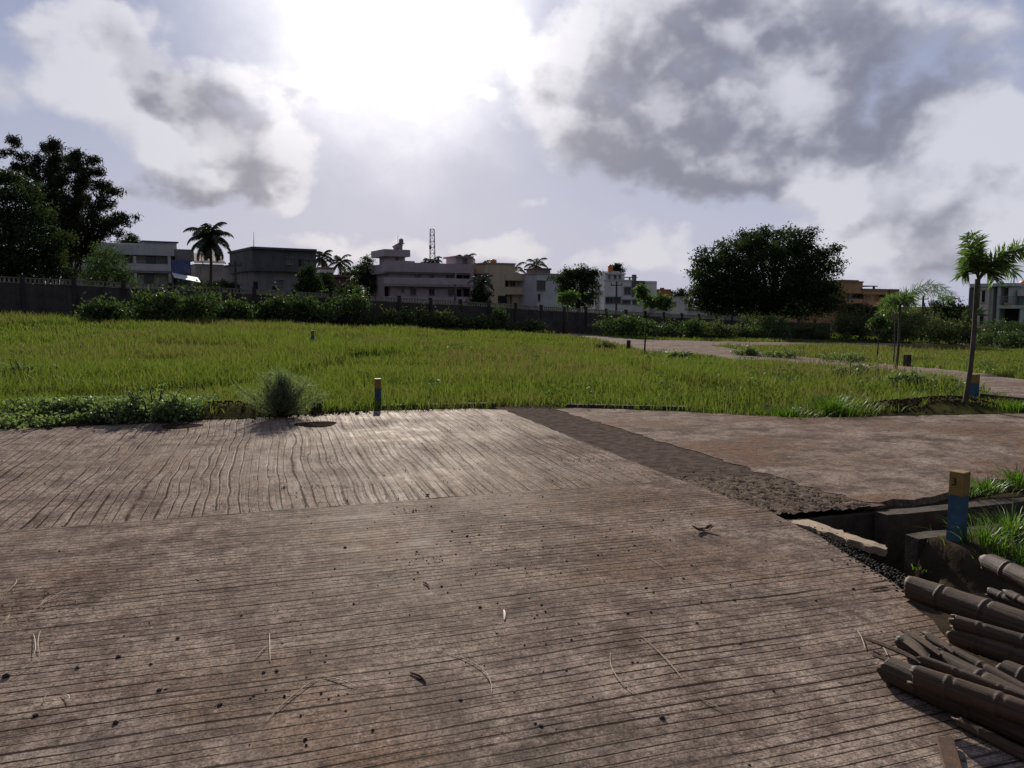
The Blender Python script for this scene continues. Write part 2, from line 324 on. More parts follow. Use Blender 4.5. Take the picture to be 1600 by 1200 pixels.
M['bambooleaf'] = leafmat('bamboo_leaves', (.016, .022, .012), (.035, .04, .02), (.06, .06, .03), .3, None, .02)
M['palmleaf'] = leafmat('coconut_leaves', (.02, .028, .014), (.04, .048, .02), (.08, .07, .03), .25, None, .04)
M['foxtail'] = leafmat('foxtail_palm_leaves', (.06, .115, .025), (.115, .18, .04), (.15, .17, .06), .58, None, .05)
M['sapling'] = leafmat('sapling_leaves', (.048, .095, .022), (.09, .15, .03), None, .5, None, .03)
M['shrub'] = leafmat('shrub_leaves', (.03, .06, .016), (.075, .115, .028), (.12, .16, .045), .45, None, .03)
M['shrub2'] = leafmat('olive_shrub_leaves', (.05, .07, .025), (.1, .12, .04), (.14, .12, .06), .48, None, .02)
M['herb'] = leafmat('herb_leaves', (.08, .125, .045), (.15, .2, .075), (.22, .26, .14), .58, None, .03)
M['wisp'] = leafmat('feathery_weed_stems', (.11, .155, .075), (.18, .22, .12), None, .5, None, .03)
M['grass'] = leafmat('field_grass', (.065, .1, .015), (.18, .215, .034), (.26, .22, .08), .5, (.3, (.17, .13, .05), .5, .64), .02)
M['grassdry'] = leafmat('grass_seed_heads', (.11, .1, .045), (.19, .15, .07), None, .4, None, .02)
M['lush'] = leafmat('lush_grass', (.055, .12, .012), (.12, .2, .02), None, .5, None, .04)
def bamboo_mat():
    n = NT('weathered_bamboo'); v = n.coord(scale=(45, 45, 1.2)); f = n.noise(v, 1.6, 6, .7); g = n.noise(n.coord(), 9, 5, .65); h = n.noise(n.coord(), 60, 3, .6)
    oi = n.N('ShaderNodeObjectInfo').outputs['Random']
    c = n.mix(n.smooth(f, .35, .65), (.014, .009, .006), (.075, .044, .026))
    c = n.mix(n.math('MULTIPLY', n.smooth(g, .52, .68), .4), c, (.075, .064, .056)); c = n.mix(n.math('MULTIPLY', n.smooth(h, .55, .7), .6), c, (.02, .016, .014))
    c = n.mix(n.math('MULTIPLY', oi, .5), c, (.08, .045, .024))
    return n.out(c, .62, n.bump(n.math('ADD', f, n.math('MULTIPLY', h, .12)), .006), .2)
M['bamboo'] = bamboo_mat()
def ground_mat():
    n = NT('field_soil'); v = n.coord(); a = n.noise(v, .25, 5, .6); b = n.noise(v, 5, 6, .65)
    sy = n.N('ShaderNodeSeparateXYZ'); n.L(v, sy.inputs[0]); fld = n.smooth(sy.outputs[1], 8.5, 11.5)   # bare dark soil by the pavement, turf beyond it
    c = n.mix(n.smooth(a, .4, .65), (.055, .068, .018), (.075, .065, .028)); c = n.mix(fld, (.05, .038, .026), c); c = n.mix(n.smooth(b, .35, .7), n.mix(.6, c, (.02, .014, .01)), c)
    return n.out(c, .95, n.bump(b, .025), .0)
M['ground'] = ground_mat()

# ------------------------------------------------------------------ object helpers
def tag(o, label=None, cat=None, group=None, kind=None):
    if label: o['label'] = label
    if cat: o['category'] = cat
    if group: o['group'] = group
    if kind: o['kind'] = kind
    return o
def thing(name, label, cat, loc=(0, 0, 0), group=None, rz=0):
    o = bpy.data.objects.new(name, None); col.objects.link(o); o.location = loc; o.rotation_euler.z = rz; o.empty_display_size = .2
    return tag(o, label, cat, group)
class MB:
    """collects shapes, builds ONE mesh"""
    def __init__(s): s.v = []; s.f = []; s.mi = []
    def add(s, vs, fs, m=0):
        b = len(s.v); s.v += [tuple(v) for v in vs]; s.f += [tuple(i + b for i in f) for f in fs]; s.mi += [m] * len(fs)
    def box(s, x0, x1, y0, y1, z0, z1, fr=None, m=0):
        vs = [(x, y, z) for z in (z0, z1) for y in (y0, y1) for x in (x0, x1)]
        if fr: vs = [fr(*v) for v in vs]
        s.add(vs, [(0, 2, 3, 1), (4, 5, 7, 6), (0, 1, 5, 4), (2, 6, 7, 3), (0, 4, 6, 2), (1, 3, 7, 5)], m)
    def tube(s, pts, rad, k=8, m=0, cap=True, ellip=1.):
        pts = [Vector(p) for p in pts]
        if isinstance(rad, (int, float)): rad = [rad] * len(pts)
        vs = []; up0 = Vector((0, 0, 1))
        for i, p in enumerate(pts):
            t = (pts[min(i + 1, len(pts) - 1)] - pts[max(i - 1, 0)]).normalized()
            a = t.cross(up0 if abs(t.z) < .95 else Vector((0, 1, 0))).normalized(); b = a.cross(t)
            for j in range(k):
                th = 2 * math.pi * j / k; vs.append(p + (a * math.cos(th) + b * math.sin(th) * ellip) * rad[i])
        fs = [(i * k + j, i * k + (j + 1) % k, (i + 1) * k + (j + 1) % k, (i + 1) * k + j) for i in range(len(pts) - 1) for j in range(k)]
        if cap: fs += [tuple(range(k))[::-1], tuple(range((len(pts) - 1) * k, len(pts) * k))]
        s.add(vs, fs, m)
    def lathe(s, c, prof, k=16, m=0):
        vs = [(c[0] + r * math.cos(2 * math.pi * j / k), c[1] + r * math.sin(2 * math.pi * j / k), c[2] + z) for r, z in prof for j in range(k)]
        n = len(prof); fs = [(i * k + j, i * k + (j + 1) % k, (i + 1) * k + (j + 1) % k, (i + 1) * k + j) for i in range(n - 1) for j in range(k)]
        fs += [tuple(range(k))[::-1], tuple(range((n - 1) * k, n * k))]; s.add(vs, fs, m)
    def build(s, name, mats, parent=None, smooth=False, bevel=0.):
        me = bpy.data.meshes.new(name); me.from_pydata(s.v, [], s.f)
        for m in (mats if isinstance(mats, (list, tuple)) else [mats]): me.materials.append(m)
        me.polygons.foreach_set('material_index', s.mi)
        if smooth: me.polygons.foreach_set('use_smooth', [True] * len(s.f))
        me.update(); o = bpy.data.objects.new(name, me); col.objects.link(o)
        if parent:
            o.parent = parent
        if bevel:
            b = o.modifiers.new('bevel', 'BEVEL'); b.width = bevel; b.segments = 2
        return o
def np_mesh(name, V, F, mats, parent=None, mi=None):
    """V (n,3) array, F (m,k) array of indices"""
    me = bpy.data.meshes.new(name); k = F.shape[1]
    me.vertices.add(len(V)); me.vertices.foreach_set('co', V.astype(np.float32).ravel())
    me.loops.add(F.size); me.loops.foreach_set('vertex_index', F.astype(np.int32).ravel())
    me.polygons.add(len(F)); me.polygons.foreach_set('loop_start', (np.arange(len(F)) * k).astype(np.int32))
    for m in (mats if isinstance(mats, (list, tuple)) else [mats]): me.materials.append(m)
    if mi is not None: me.polygons.foreach_set('material_index', mi.astype(np.int32))
    me.update(calc_edges=True); o = bpy.data.objects.new(name, me); col.objects.link(o)
    if parent: o.parent = parent
    return o
def unit(n):
    v = rng.normal(size=(n, 3)); return v / np.linalg.norm(v, axis=1, keepdims=True)
def leaf_quads(C, size, aspect=.5, axis=None, axis_w=0.):
    """diamond leaves at C; axis: preferred direction of the long side"""
    n = len(C); a = unit(n)
    if axis is not None: a = a * (1 - axis_w) + axis * axis_w; a /= np.linalg.norm(a, axis=1, keepdims=True)
    b = np.cross(a, unit(n)); b /= np.linalg.norm(b, axis=1, keepdims=True) + 1e-9
    s = (size * rng.uniform(.6, 1.3, n))[:, None]
    V = np.stack([C - a * s * .5, C + b * s * aspect * .5, C + a * s * .5, C - b * s * aspect * .5], 1).reshape(-1, 3)
    return V, np.arange(n * 4).reshape(-1, 4)
def clump_points(clumps, tufts, per, tr, shell=.55):
    """clumps: (x,y,z,rx,ry,rz) ellipsoids; returns leaf centres in tufts biased to the surface"""
    out = []
    vol = np.array([c[3] * c[4] * c[5] for c in clumps]) ** .7; vol = vol / vol.sum()
    for c, w in zip(clumps, vol):
        k = max(3, int(tufts * w)); d = unit(k); r = rng.uniform(shell, 1.0, k) ** .7 * rng.uniform(.82, 1.14, k)
        t = np.array(c[:3]) + d * r[:, None] * np.array(c[3:6])
        pt = np.repeat(t, per, 0) + rng.normal(size=(k * per, 3)) * np.array([tr, tr, tr * .6])
        out.append(pt)
    return np.concatenate(out)

# ------------------------------------------------------------------ terrain
def sstep(a, b, x):
    t = np.clip((x - a) / (b - a), 0, 1); return t * t * (3 - 2 * t)
MOUNDS = [(-4.1, 11.35, 1.0, .45, .16), (-5.6, 11.4, 1.2, .5, .12), (-7.5, 11.1, 1.5, .6, .14), (5.9, 11.95, .55, .35, .13), (6.7, 12.15, .6, .35, .15), (7.3, 12.3, .5, .35, .12), (8.6, 12.3, .9, .5, .06)]
def hgt(x, y):
    x = np.asarray(x, float); y = np.asarray(y, float)
    w = sstep(12, 36, y) * 1.0
    far = -2.2 * np.tanh(.055 * x / 2.2) - .0061 * (np.clip(y, 12, 75) - 12)
    z = w * far - .015
    s, n = to_sn(x, y)
    inside = (sstep(11.75, 11.45, n) * sstep(3.9, 3.6, s) + sstep(3.5, 3.9, s) * sstep(12.6 - .0, 8.7, n + (s - 4) * .0 + 1.6) * 1)
    z = z - .13 * np.clip(inside, 0, 1) * sstep(13.5, 11, y)
    for (mx, my, rx, ry, h) in MOUNDS: z = z + h * np.exp(-((x - mx) / rx) ** 2 - ((y - my) / ry) ** 2)
    # low ground on the right of the near slab and the open drain
    low = sstep(4.2, 4.0, n) * sstep(2.9 + .0, 3.3, s - .25 * (n - 4))
    z = z - .12 * low
    bank = sstep(4.72, 4.86, n) * sstep(5.3, 5.05, n) * sstep(4.5, 4.7, s)
    z = z + .085 * bank
    pit = sstep(3.78, 3.9, s) * sstep(4.28, 4.4, n) * sstep(4.92, 4.82, n)
    pit = np.maximum(pit, sstep(3.78, 3.9, s) * sstep(4.4, 4.28, s) * sstep(3.92, 4.1, n) * sstep(4.92, 4.82, n))
    z = z - .42 * pit
    fr = sstep(4.28, 4.42, s) * sstep(4.24, 4.18, n) * sstep(3.35, 3.95, n)
    z = z * (1 - fr) - .03 * fr
    z = z + .02 * np.sin(x * 1.7 + y * .6) * np.sin(y * 1.3 - x * .4) * sstep(12.5, 16, y)
    return z
def G(px, py):                                           # where a line of sight meets the ground
    d = raydir(px, py); t = 0.5
    o = Vector((0, 0, CAM_H)); step = .25
    while t < 900:
        p = o + d * t
        if p.z <= float(hgt(p.x, p.y)): break
        t += step * (1 + t * .02)
    lo, hi = t - step * (1 + t * .02), t
    for _ in range(24):
        m = (lo + hi) / 2; p = o + d * m
        if p.z <= float(hgt(p.x, p.y)): hi = m
        else: lo = m
    return o + d * hi
def on_ground(x, y, dz=0.): return (x, y, float(hgt(x, y)) + dz)

def axis_coords(fine0, fine1, df, mid0, mid1, dm, far):
    a = list(np.arange(fine0, fine1, df)); b = list(np.arange(fine1, mid1, dm)); c = list(np.arange(mid0, fine0, dm))
    v = mid1; d = dm
    out = []
    while v < far: out.append(v); d *= 1.35; v += d
    out.append(far); v = mid0; d = dm; neg = []
    while v > -far: neg.append(v); d *= 1.35; v -= d
    neg.append(-far)
    return np.array(sorted(set(np.round(neg + c + a + b + out, 4))))
gx = axis_coords(1.0, 7.5, .05, -40, 60, .6, 4000); gy = axis_coords(2.0, 7.5, .05, -6, 90, .45, 4000)
XX, YY = np.meshgrid(gx, gy); ZZ = hgt(XX, YY)
nx, ny = len(gx), len(gy); idx = np.arange(nx * ny).reshape(ny, nx)
F = np.stack([idx[:-1, :-1], idx[:-1, 1:], idx[1:, 1:], idx[1:, :-1]], -1).reshape(-1, 4)
g = np_mesh('ground', np.stack([XX, YY, ZZ], -1).reshape(-1, 3), F, M['ground']); tag(g, kind='structure')
g.data.polygons.foreach_set('use_smooth', [True] * len(g.data.polygons))

# ------------------------------------------------------------------ concrete slabs
def rag(pts, amp, step=.12):
    out = []
    for (a, b) in zip(pts, pts[1:] + pts[:1]):
        L_ = math.hypot(b[0] - a[0], b[1] - a[1]); k = max(1, min(200, int(L_ / step)))
        for i in range(k):
            t = i / k; j = amp if i else amp * .3
            out.append((a[0] + (b[0] - a[0]) * t + random.gauss(0, j), a[1] + (b[1] - a[1]) * t + random.gauss(0, j)))
    return out
def slab(name, poly_sn, ztop, thick, mat, amp=.012, step=.12):
    pts = [sn(*p) for p in rag(poly_sn, amp, step)]
    bm = bmesh.new(); vs = [bm.verts.new((x, y, ztop)) for x, y in pts]; f = bm.faces.new(vs)
    if f.normal.z < 0: f.normal_flip()
    r = bmesh.ops.extrude_face_region(bm, geom=[f]); 
    for v in [e for e in r['geom'] if isinstance(e, bmesh.types.BMVert)]: v.co.z = ztop
    for v in vs: v.co.z = ztop - thick
    bmesh.ops.triangulate(bm, faces=[fc for fc in bm.faces if len(fc.verts) > 4])
    bmesh.ops.recalc_face_normals(bm, faces=bm.faces)
    me = bpy.data.meshes.new(name); bm.to_mesh(me); bm.free(); me.materials.append(mat)
    o = bpy.data.objects.new(name, me); col.objects.link(o); return tag(o, kind='structure')
slab('near_pavement', [(-16, -4), (2.0, -4), (2.35, 1.2), (2.66, 2.02), (3.12, 2.84), (3.42, 3.46), (3.5, 3.85), (3.62, 4.32), (3.68, 4.95), (3.58, 6.195), (-16, 6.195)], 0, .2, M['slab_near'], .01)
slab('middle_pavement', [(-16, 6.207), (3.58, 6.207), (3.5, 8.64), (3.44, 11.3), (3.0, 11.6), (1.26, 11.8), (-1.09, 11.66), (-2.26, 11.45), (-3.4, 11.5), (-16, 11.5)], -.004, .2, M['slab_mid'], .01)
slab('right_pavement', [(4.62, 5.04), (5.33, 5.0), (5.94, 5.17), (6.86, 5.43), (9, 5.5), (28, 5.5), (28, 8.3), (10.8, 8.55), (8.4, 8.95), (7.3, 9.2), (6.5, 9.75), (5.9, 10.3), (4.6, 11.15), (4.2, 11.1), (4.42, 7.85), (4.52, 6.17)], .0, .2, M['slab_right'], .028)
# earth strip between the slabs: a bumpy sheet
def rough_sheet(name, quad_sn, nu, nv, z, amp, mat, kind='structure', sc=6.):
    q = [np.array(sn(*p)) for p in quad_sn]
    u = np.linspace(0, 1, nu)[:, None]; V = []
    for b in np.linspace(0, 1, nv):
        A = q[0] * (1 - b) + q[3] * b; B = q[1] * (1 - b) + q[2] * b; V.append(A * (1 - u) + B * u)
    V = np.array(V); h = rng.normal(size=V.shape[:2]); 
    for _ in range(1): h = (h + np.roll(h, 1, 0) + np.roll(h, -1, 0) + np.roll(h, 1, 1) + np.roll(h, -1, 1)) / 5
    edge = np.minimum(np.linspace(0, 1, nu), np.linspace(1, 0, nu)) * 6; edge = np.clip(edge, .15, 1)[None, :]
    Z = z + h * amp * edge
    I = np.arange(nu * nv).reshape(nv, nu); F = np.stack([I[:-1, :-1], I[:-1, 1:], I[1:, 1:], I[1:, :-1]], -1).reshape(-1, 4)
    o = np_mesh(name, np.concatenate([V, Z[..., None]], -1).reshape(-1, 3), F, mat); o.data.polygons.foreach_set('use_smooth', [True] * len(F)); return tag(o, kind=kind)
rough_sheet('earth_strip', [(3.5, 6.3), (4.6, 6.0), (4.3, 11.7), (3.38, 11.7)], 30, 150, -.007, .004, M['strip'])
rough_sheet('rubble_strip', [(3.55, 4.93), (4.72, 4.9), (4.62, 6.05), (3.5, 6.35)], 60, 60, -.006, .015, M['rubble'])

# ------------------------------------------------------------------ far roads (sheets following the ground)
def road(name, near_px, far_px, mat, n=60, m=5, dz=.03):
    def samp(px):
        pts = [G(*p) for p in px]; d = np.array([[p.x, p.y] for p in pts]); s = np.concatenate([[0], np.cumsum(np.linalg.norm(np.diff(d, axis=0), axis=1))])
        t = np.linspace(0, s[-1], n); return np.stack([np.interp(t, s, d[:, 0]), np.interp(t, s, d[:, 1])], 1)
    A, B = samp(near_px), samp(far_px); k = np.linspace(0, 1, m)[None, :, None]
    XY = A[:, None] * (1 - k) + B[:, None] * k; Z = hgt(XY[..., 0], XY[..., 1]) + dz
    I = np.arange(n * m).reshape(n, m); F = np.stack([I[:-1, :-1], I[1:, :-1], I[1:, 1:], I[:-1, 1:]], -1).reshape(-1, 4)
    o = np_mesh(name, np.concatenate([XY, Z[..., None]], -1).reshape(-1, 3), F, mat); tag(o, kind='structure'); return A, B
roadA = road('far_road', [(868, 524), (930, 534), (1000, 548), (1100, 557), (1250, 573), (1400, 586), (1504, 606), (1600, 626), (1750, 665)],
             [(868, 520), (930, 524), (1000, 531), (1128, 543), (1250, 558), (1400, 571), (1504, 582), (1600, 595), (1750, 615)], M['road'])
roadB = road('side_road', [(1050, 541), (1128, 541), (1250, 541), (1400, 541), (1700, 543)], [(1000, 531), (1128, 534), (1250, 535), (1400, 536), (1700, 537)], M['road'], dz=.034)
def in_quadstrip(x, y, AB, pad=0.):
    A, B = AB; hit = np.zeros(len(x), bool)
    for i in range(len(A) - 1):
        q = np.array([A[i], A[i + 1], B[i + 1], B[i]]); c = q.mean(0); q = c + (q - c) * (1 + pad)
        s = None; ins = np.ones(len(x), bool)
        cr = [(q[(j + 1) % 4, 0] - q[j, 0]) * (y - q[j, 1]) - (q[(j + 1) % 4, 1] - q[j, 1]) * (x - q[j, 0]) for j in range(4)]
        cr = np.array(cr); hit |= np.all(cr > -1e-6, 0) | np.all(cr < 1e-6, 0)
    return hit

# ------------------------------------------------------------------ grass
def vnoise(x, y, sc, seed):
    r = np.random.default_rng(seed).random((64, 64)); u = x / sc; v = y / sc; i = np.floor(u).astype(int); j = np.floor(v).astype(int); fu = u - i; fv = v - j
    fu = fu * fu * (3 - 2 * fu); fv = fv * fv * (3 - 2 * fv)
    g_ = lambda a, b: r[a % 64, b % 64]
    return (g_(i, j) * (1 - fu) + g_(i + 1, j) * fu) * (1 - fv) + (g_(i, j + 1) * (1 - fu) + g_(i + 1, j + 1) * fu) * fv
def blades(x, y, h, w, lean=.35, z=None):
    n = len(x); z = hgt(x, y) if z is None else z; base = np.stack([x, y, z - .01], 1)
    a = rng.uniform(0, 2 * math.pi, n); ld = np.stack([np.cos(a), np.sin(a), np.zeros(n)], 1) * (np.abs(rng.normal(0, lean, n)) * h)[:, None]
    b = rng.uniform(0, math.pi, n); wd = np.stack([np.cos(b), np.sin(b), np.zeros(n)], 1) * (w * .5)[:, None]
    up = np.array([0, 0, 1.]); m = base + up * (h * .55)[:, None] + ld * .35; t = base + up * (h * rng.uniform(.85, 1, n))[:, None] + ld
    V = np.stack([base - wd, base + wd, m + wd * .8, m - wd * .8, t], 1).reshape(-1, 3); o = np.arange(n)[:, None] * 5
    F = np.concatenate([o + [0, 1, 2], o + [0, 2, 3], o + [3, 2, 4]], 0); return V, F
def field_pos(n, ymin, ymax, power=1.35):
    u = rng.random(n); k = 1 - power + 1      # depth density ~ y^(1-power)
    y = (ymin ** k + u * (ymax ** k - ymin ** k)) ** (1 / k); x = y * rng.uniform(-.78, .78, n)
    return x, y
WALL_PX = [(-140, 35), (100, 40), (400, 46), (600, 50.5), (850, 58), (1000, 65), (1170, 74), (1310, 80)]
WX = np.array([(p - 800) / FPX * d for p, d in WALL_PX]); WY = np.array([d for p, d in WALL_PX])
def field_mask(x, y):
    s, n = to_sn(x, y)
    ok = ~((s < 3.55) & (n < 11.75 + .12 * np.sin(x * 2.1))) & ~((s >= 3.4) & (s < 28) & (n < np.interp(s, [3.4, 4.6, 5.9, 6.7, 7.6, 8.6, 10.2, 11, 28], [11.75, 11.3, 10.45, 9.65, 9.35, 9.25, 9.35, 9.0, 8.5])))
    ok &= ~in_quadstrip(x, y, roadA, .0) & ~in_quadstrip(x, y, roadB, .0)
    ok &= y < np.where(x < WX[-1], np.interp(x, WX, WY) - .3, 130)
    for (mx, my, rx, ry, hh) in MOUNDS[:1] + MOUNDS[3:6]: ok &= ((x - mx) / rx) ** 2 + ((y - my) / ry) ** 2 > .75
    bare = G(585, 562); ok &= ((x - bare.x) / 2.2) ** 2 + ((y - bare.y) / 1.1) ** 2 > 1
    return ok
NG = 620000
x, y = field_pos(NG, 10.0, 120, 1.45); keep = field_mask(x, y) & (rng.random(NG) < .3 + vnoise(x, y, 2.3, 5) * .7 + vnoise(x, y, .7, 15) * .55); x, y = x[keep], y[keep]
pn = vnoise(x, y, 3.1, 2) * .6 + vnoise(x, y, 1.1, 3) * .4
h = (.10 + .34 * pn ** 1.3 + .16 * (vnoise(x, y, 5.3, 12) > .66)) * rng.uniform(.6, 1.25, len(x)) * np.clip(.55 + (y - 10.5) * .1, .55, 1.); w = .0045 + .00085 * y * rng.uniform(.5, 1.2, len(x))
s_, n_ = to_sn(x, y); h *= np.where(s_ > 9.0, .7, 1.)
V, F = blades(x, y, h, np.minimum(w, .04), .5)
o = np_mesh('field_grass', V, F, M['grass']); tag(o, 'tall yellow green grass filling the open field beyond the pavement', 'grass', kind='stuff')
x, y = field_pos(26000, 15, 60, 1.2); keep = field_mask(x, y) & (vnoise(x, y, 4.1, 9) * .6 + vnoise(x, y, 9., 29) * .4 > .52); x, y = x[keep], y[keep]
V, F = blades(x, y, rng.uniform(.28, .48, len(x)), .004 + .00085 * y, .22)
o = np_mesh('seeding_grass', V, F, M['grassdry']); tag(o, 'brownish seed heads of the tall field grass', 'grass', kind='stuff')

x, y = field_pos(420, 12.5, 55, 1.2); keep = field_mask(x, y) & (vnoise(x, y, 6., 21) > .45); x, y = x[keep], y[keep]; k = 46; hh = rng.uniform(.12, .42, len(x))
C = np.repeat(np.stack([x, y, hgt(x, y)], 1), k, 0); C += rng.normal(size=C.shape) * np.array([.13, .13, 0]) ; C[:, 2] += np.repeat(hh, k) * rng.uniform(.1, 1.1, len(C)); V, F = leaf_quads(C, .075, .5)
tag(np_mesh('field_weeds', V, F, M['shrub']), 'darker leafy weeds scattered through the field grass', 'weeds', kind='stuff')

# ------------------------------------------------------------------ boundary wall
def compound_wall():
    root = thing('boundary_wall', 'long dark precast concrete boundary wall with pale baluster top crossing behind the field', 'wall', on_ground(WX[3], WY[3]))
    inv = Matrix.Translation(-Vector(root.location))
    seg = np.concatenate([[0], np.cumsum(np.hypot(np.diff(WX), np.diff(WY)))]); tot = seg[-1]; sp = 2.35; k = int(tot / sp)
    pt = lambda t: (float(np.interp(t, seg, WX)), float(np.interp(t, seg, WY)))
    for i in range(k):
        a, b = pt(i * sp), pt((i + 1) * sp); za, zb = float(hgt(*a)), float(hgt(*b)); L_ = math.hypot(b[0] - a[0], b[1] - a[1]); e = ((b[0] - a[0]) / L_, (b[1] - a[1]) / L_)
        def fr(u, v, z, a=a, e=e, za=za, zb=zb, L_=L_):
            return (a[0] + e[0] * u - e[1] * v - root.location.x, a[1] + e[1] * u + e[0] * v - root.location.y, z + za + (zb - za) * u / L_ - root.location.z)
        m = MB()
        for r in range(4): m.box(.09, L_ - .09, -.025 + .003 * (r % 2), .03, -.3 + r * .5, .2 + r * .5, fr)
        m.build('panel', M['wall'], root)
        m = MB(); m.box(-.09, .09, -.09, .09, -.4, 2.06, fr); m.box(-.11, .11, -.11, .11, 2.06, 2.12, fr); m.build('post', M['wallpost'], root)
        if i < k * .84:
            m = MB(); m.box(.1, L_ - .1, -.05, .05, 1.712, 1.75, fr)
            for q in range(11):
                u = .16 + q * (L_ - .32) / 10; m.box(u - .045, u + .045, -.03, .03, 1.75, 1.95, fr)
            m.box(.1, L_ - .1, -.05, .05, 1.95, 2.0, fr); m.build('baluster_row', M['walltop'], root)
compound_wall()

# ------------------------------------------------------------------ houses behind the wall
class House:
    """facade plane from (pxL, YL) to (pxR, YR); local x along it, y back from it, z up"""
    def __init__(s, name, label, pxL, YL, pxR, YR, cat='house'):
        a, b = P(pxL, 478, YL), P(pxR, 478, YR); s.a = Vector((a.x, a.y, 0)); d = Vector((b.x - a.x, b.y - a.y, 0)); s.L = d.length; s.e = d.normalized()
        s.n = Vector((-s.e.y, s.e.x, 0)); s.zb = float(min(hgt(a.x, a.y), hgt(b.x, b.y))) - .3
        s.root = thing(name, label, cat, (s.a.x, s.a.y, s.zb), rz=math.atan2(s.e.y, s.e.x))
    def sz(s, px, py, dep=0.):                            # line of sight -> (along, height above base) on the plane dep behind the facade
        d = raydir(px, py); o = Vector((0, 0, CAM_H)); q = s.a + s.n * dep
        t = (q - o).dot(s.n) / d.dot(s.n); p = o + d * t
        return (p - s.a).dot(s.e), p.z - s.zb
    def rect(s, x0, y0, x1, y1, dep=0.):                  # y0 the top at x0
        s0, z1 = s.sz(x0, y0, dep); _, z0 = s.sz(x0, y1, dep); s1, _ = s.sz(x1, (y0 + y1) / 2, dep); return s0, s1, z0, z1
    def blk(s, part, x0, y0, x1, y1, mat, d0=0., d1=6., parent=None, base=False, bevel=0.):
        s0, s1, z0, z1 = s.rect(x0, y0, x1, y1, d0)
        if base: z0 = 0.
        m = MB(); m.box(s0, s1, d0, d1, z0, z1); return m.build(part, M[mat], parent or s.root, bevel=bevel)
    def win(s, x0, y0, x1, y1, dep=0., bars=2, frame='frame', name='window'):
        s0, s1, z0, z1 = s.rect(x0, y0, x1, y1, dep); t = .07; m = MB(); f0, f1 = dep - .06, dep + .02
        m.box(s0, s1, f0, f1, z1 - t, z1); m.box(s0, s1, f0, f1, z0, z0 + t); m.box(s0, s0 + t, f0, f1, z0 + t, z1 - t); m.box(s1 - t, s1, f0, f1, z0 + t, z1 - t)
        for i in range(1, bars):
            u = s0 + (s1 - s0) * i / bars; m.box(u - t * .4, u + t * .4, f0 + .004, f1, z0 + t, z1 - t)
        w = m.build(name, M[frame], s.root); m = MB(); m.box(s0 + t, s1 - t, dep - .025, dep + .02, z0 + t, z1 - t); m.build('pane', M['glass'], w)
        m = MB(); m.box(s0 - .1, s1 + .1, dep - .32, dep - .064, z1 + .03, z1 + .1); m.build('sunshade', M['greyc'], w); m = MB(); m.box(s0 - .06, s1 + .06, dep - .12, dep - .064, z0 - .08, z0 - .02); m.build('sill', M['greyc'], w)
    def opening(s, x0, y0, x1, y1, dep=0., name='doorway_shade'):
        s0, s1, z0, z1 = s.rect(x0, y0, x1, y1, dep); m = MB(); m.box(s0, s1, dep - .015, dep + .1, z0, z1); m.build(name, M['shade'], s.root)  # dark panel set on the wall; the opening's shade is put into its colour

h = House('row_house', 'long low white two storey house with wide parapet bands under the bamboo clump', 95, 72, 303, 78)
h.blk('upper_wall', 96, 376, 270, 440, 'white', 1.3, 9, base=True)
h.blk('parapet', 96, 378, 272, 394.5, 'white', 0, 1.26); h.blk('balcony_wall', 104, 409, 266, 420, 'white', .02, .25)
h.blk('floor_slab', 96, 420, 272, 424, 'greyc', .0, 1.28)
h.blk('pillar', 208, 400, 213, 422, 'white', .03, .3, base=True); h.blk('pillar', 262, 400, 267, 422, 'white', .03, .3, base=True); h.blk('pillar', 131, 396, 135, 422, 'white', .03, .3, base=True)
for x0, x1 in ((112, 129), (196, 206), (228, 243)): h.win(x0, 398, x1, 411, 1.3)
h.win(225, 430, 240, 443, 1.3)
h.blk('stair_room', 224, 377, 276, 389, 'white', 1.35, 6); h.blk('stair_roof', 222, 375.5, 279, 377.5, 'darkgrey', 1.1, 6.3)
h.blk('end_block', 273, 389, 303, 407, 'greyc', .2, 7); h.blk('end_wall', 273, 407, 298, 432, 'darkgrey', .9, 7, base=True); h.blk('blue_screen', 268, 406, 297, 427, 'blue_tarp', .02, .1)
s0, s1, z0, z1 = h.rect(268, 427, 308, 434); m = MB(); m.add([(s0, -.2, z1), (s1, -.2, z0), (s1, -1.8, z0 - .5), (s0, -1.8, z1 - .5), (s0, -.2, z1 + .06), (s1, -.2, z0 + .06), (s1, -1.8, z0 - .44), (s0, -1.8, z1 - .44)], [(0, 1, 2, 3), (7, 6, 5, 4), (0, 4, 5, 1), (1, 5, 6, 2), (2, 6, 7, 3), (3, 7, 4, 0)]); m.build('awning', M['sheet'], h.root)

h = House('tiled_shed', 'small shed with sloping clay roof edged pale behind the tall coconut palm', 303, 92, 352, 94, 'shed')
h.blk('wall', 305, 412, 350, 440, 'greyc', .3, 6, base=True)
s0, s1, z0, z1 = h.rect(303, 402, 352, 411); m = MB(); m.add([(s0, -.3, z0), (s1, -.3, z0), (s1, 4, z1 + .6), (s0, 4, z1 + .6), (s0, -.3, z0 + .15), (s1, -.3, z0 + .15), (s1, 4, z1 + .75), (s0, 4, z1 + .75)], [(0, 3, 2, 1), (4, 5, 6, 7), (0, 1, 5, 4), (1, 2, 6, 5), (2, 3, 7, 6), (3, 0, 4, 7)]); m.build('roof', M['tile'], h.root)
h.blk('fascia', 303, 407, 351, 410.5, 'sheet', -.4, -.32)
h = House('plain_hut', 'flat grey windowless wall hut left of the unplastered grey house', 356, 100, 394, 102, 'hut'); h.blk('wall', 356, 416, 394, 450, 'greyc', 0, 5, base=True); h.blk('roof', 355, 414, 395, 416.5, 'darkgrey', -.3, 5.2)

